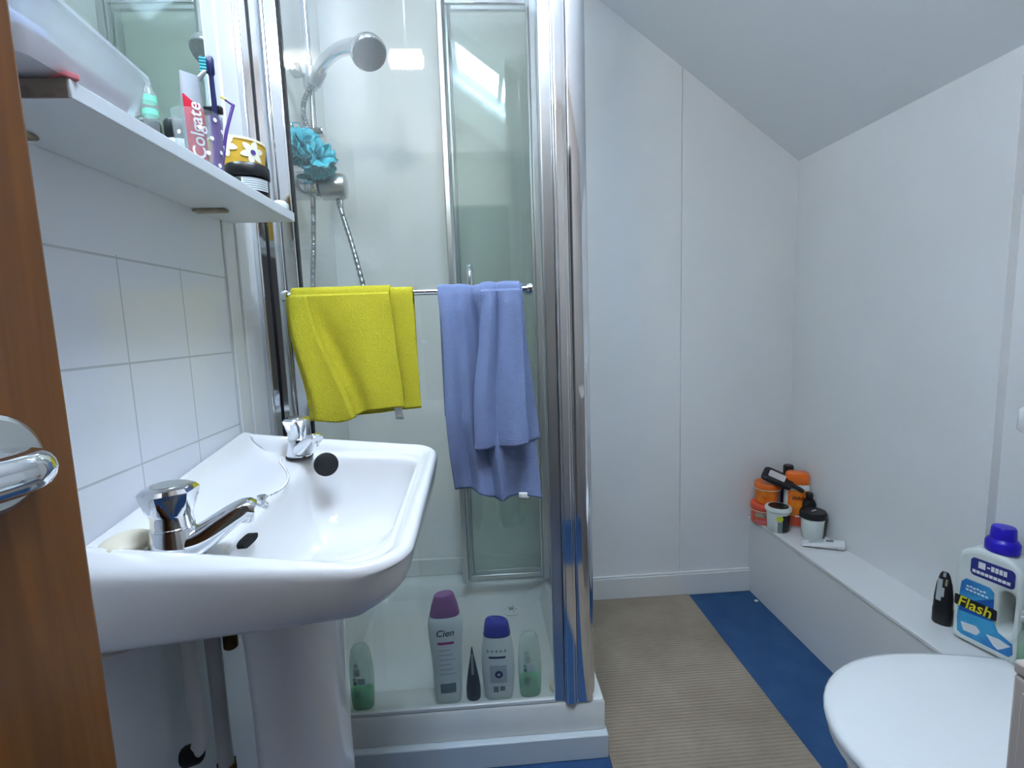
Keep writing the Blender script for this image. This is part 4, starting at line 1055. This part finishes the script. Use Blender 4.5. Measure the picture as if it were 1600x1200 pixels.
# ------------------------------------------------------------------ toilet
TOx0, TOx1, TOy = .598, 1.08, .735
tl = thing('toilet', 'white toilet with its lid down beside the ledge', 'toilet', (.85, TOy, 0))
def seatpl(x0, x1, hw, n=26):
    """D outline: round nose at x0, straight back at x1"""
    pts = []
    xm = lerp(x0, x1, .52)
    for k in range(n+1):
        a = PI/2 + PI*k/n
        pts.append((xm + (xm-x0)*math.cos(a), TOy + hw*math.sin(a)))
    bw_ = hw*.82
    for k in range(1, 8):
        t_ = k/8; pts.append((lerp(xm, x1, t_), TOy - lerp(hw, bw_, t_**1.8)))
    for k in range(0, 7):
        t_ = k/6; pts.append((x1 + .006*math.sin(t_*PI), TOy + lerp(-bw_, bw_, t_)))
    for k in range(1, 8):
        t_ = 1-k/8; pts.append((lerp(xm, x1, t_), TOy + lerp(hw, bw_, t_**1.8)))
    return pts
def seatrings(x0, x1, hw, lv):
    return [[(x, y, z) for x, y in seatpl(x0+i_, x1-i_*.5, hw-i_)] for z, i_ in lv]
LDz = .452
b = MB(); b.loft(seatrings(TOx0, TOx1, .226, ((LDz-.020, .004), (LDz-.016, .0), (LDz-.008, .0), (LDz-.003, .004), (LDz, .014), (LDz+.001, .05), (LDz+.0015, .12)))); b.build('lid', 'seat', tl)
b = MB(); b.loft(seatrings(TOx0+.006, TOx1, .220, ((LDz-.044, .006), (LDz-.040, .0), (LDz-.026, .0), (LDz-.0215, .005)))); b.build('seat', 'seat', tl)
b = MB(); b.loft(seatrings(TOx0+.03, TOx1-.01, .195, ((0, .075), (.02, .07), (.08, .085), (.16, .075), (.24, .045), (.32, .012), (.38, .0), (LDz-.052, .0), (LDz-.0455, .006)))); b.build('bowl', 'ceramic', tl)
b = MB()
for yy in (TOy-.08, TOy+.08): b.lathe([(.012, -.022), (.012, .022)], (TOx1+.014, yy, LDz-.018), (0,1,0), 14)
b.build('hinge', 'chrome', tl)
b = MB(); b.loft([[(x, y, z) for x, y in rrect(TOx1+.04, XR+.022, TOy-.20+k, TOy+.19-k, .02, 5)] for z, k in ((.58, .03), (.60, .012), (.92, .0), (.935, .0))]); b.build('cistern', 'ceramic', tl)
b = MB(); b.loft([[(x, y, z) for x, y in rrect(TOx1+.003+k, XR+.022, TOy-.215+k, TOy+.212-k, .02, 5)] for z, k in ((.936, .004), (.942, 0), (.982, 0), (.994, .008))]); ci = b.build('cistern_lid', 'ceramic', tl)
b = MB(); b.tube([(TOx1+.11, TOy, .58), (TOx1+.11, TOy, .345)], .022, 16); b.build('flush_pipe', 'pvc', tl)

# beige unit by the door side
cb = thing('storage_unit', 'grey beige unit at the bottom right edge in front of the toilet', 'cabinet', (.62, .2, 0))
b = MB().box((.481, -.02, .0), (.80, .40, .852)); b.build('carcass', 'beige', cb, bevel=.003)
b = MB().box((.4805, -.0205, .8525), (.8005, .4005, .866)); b.build('top', 'beige', cb, bevel=.003)
b = MB().box((.4785, .01, .06), (.4808, .39, .84)); dd = b.build('door', 'beige', cb, bevel=.001)
b = MB().lathe([(.008, 0), (.008, .008), (.014, .012), (.014, .018), (.008, .021)], (.4785, .05, .6), (-1,0,0), 16); b.build('knob', 'satin', dd)

# ------------------------------------------------------------------ floor covering
mt = MB(); mt.box((.302, .15, .0005), (.846, YB-.018, .0065)); tag(mt.build('floor_mat', 'mat', bevel=.002), 'beige ribbed mat covering the floor beside the shower', 'mat')
sc = MB(); sc.loft([[(1.105+x*.007, 1.905+y*.006, .0006+z) for x, y in rrect(-1, 1, -1, 1, .5, 3)] for z in (0, .003)]); tag(sc.build('paper_scrap', 'label_w'), 'tiny white scrap on the blue floor by the ledge', 'scrap')

# ------------------------------------------------------------------ lamp
la = thing('ceiling_light', 'small warm light hanging from the sloping ceiling', 'lamp', (-.275, .17, 2.34))
b = MB()
for k in range(7):
    b.ball((-.335 + k*.02, .17, 2.335), .014, 12, 8, (1, 1.6, 2.2))
b.build('shade', 'lamp', la)
b = MB().box((-.345, .145, 2.366), (-.205, .195, 2.378)); b.tube([(-.275, .17, 2.378), (-.275, .17, zc(-.275)-.002)], .004, 8); b.build('holder', 'chrome', la)

# ------------------------------------------------------------------ world, camera
wd = bpy.data.worlds.new('hall'); S.world = wd; wd.use_nodes = True
bg = wd.node_tree.nodes['Background']; bg.inputs[0].default_value = lin((205, 208, 208)) + (1,); bg.inputs[1].default_value = .05

cam = bpy.data.cameras.new('camera'); co = bpy.data.objects.new('camera', cam); C.objects.link(co)
cam.sensor_fit = 'HORIZONTAL'; cam.sensor_width = 36; cam.lens = 778.38/1600*36; cam.clip_start = .02
p_, y_, r_ = math.radians(6.8473), math.radians(-3.2806), math.radians(-1.9724)
cy_, sy_, cp_, sp2, cr_, sr_ = math.cos(y_), math.sin(y_), math.cos(p_), math.sin(p_), math.cos(r_), math.sin(r_)
fw = Vector((-sy_*cp_, cy_*cp_, -sp2)); ri = Vector((cy_, sy_, 0)); up = ri.cross(fw)
r2 = ri*cr_ + up*sr_; u2 = -ri*sr_ + up*cr_
mw = Matrix((r2, u2, -fw)).transposed().to_4x4(); mw.translation = Vector((0, 0, 1.19))
co.matrix_world = mw
S.camera = co
vs = S.view_settings; vs.view_transform = 'Standard'; vs.look = 'None'; vs.gamma = 1.; vs.use_curve_mapping = False; vs.exposure = .82
S.cycles.max_bounces = 12; S.cycles.transparent_max_bounces = 24
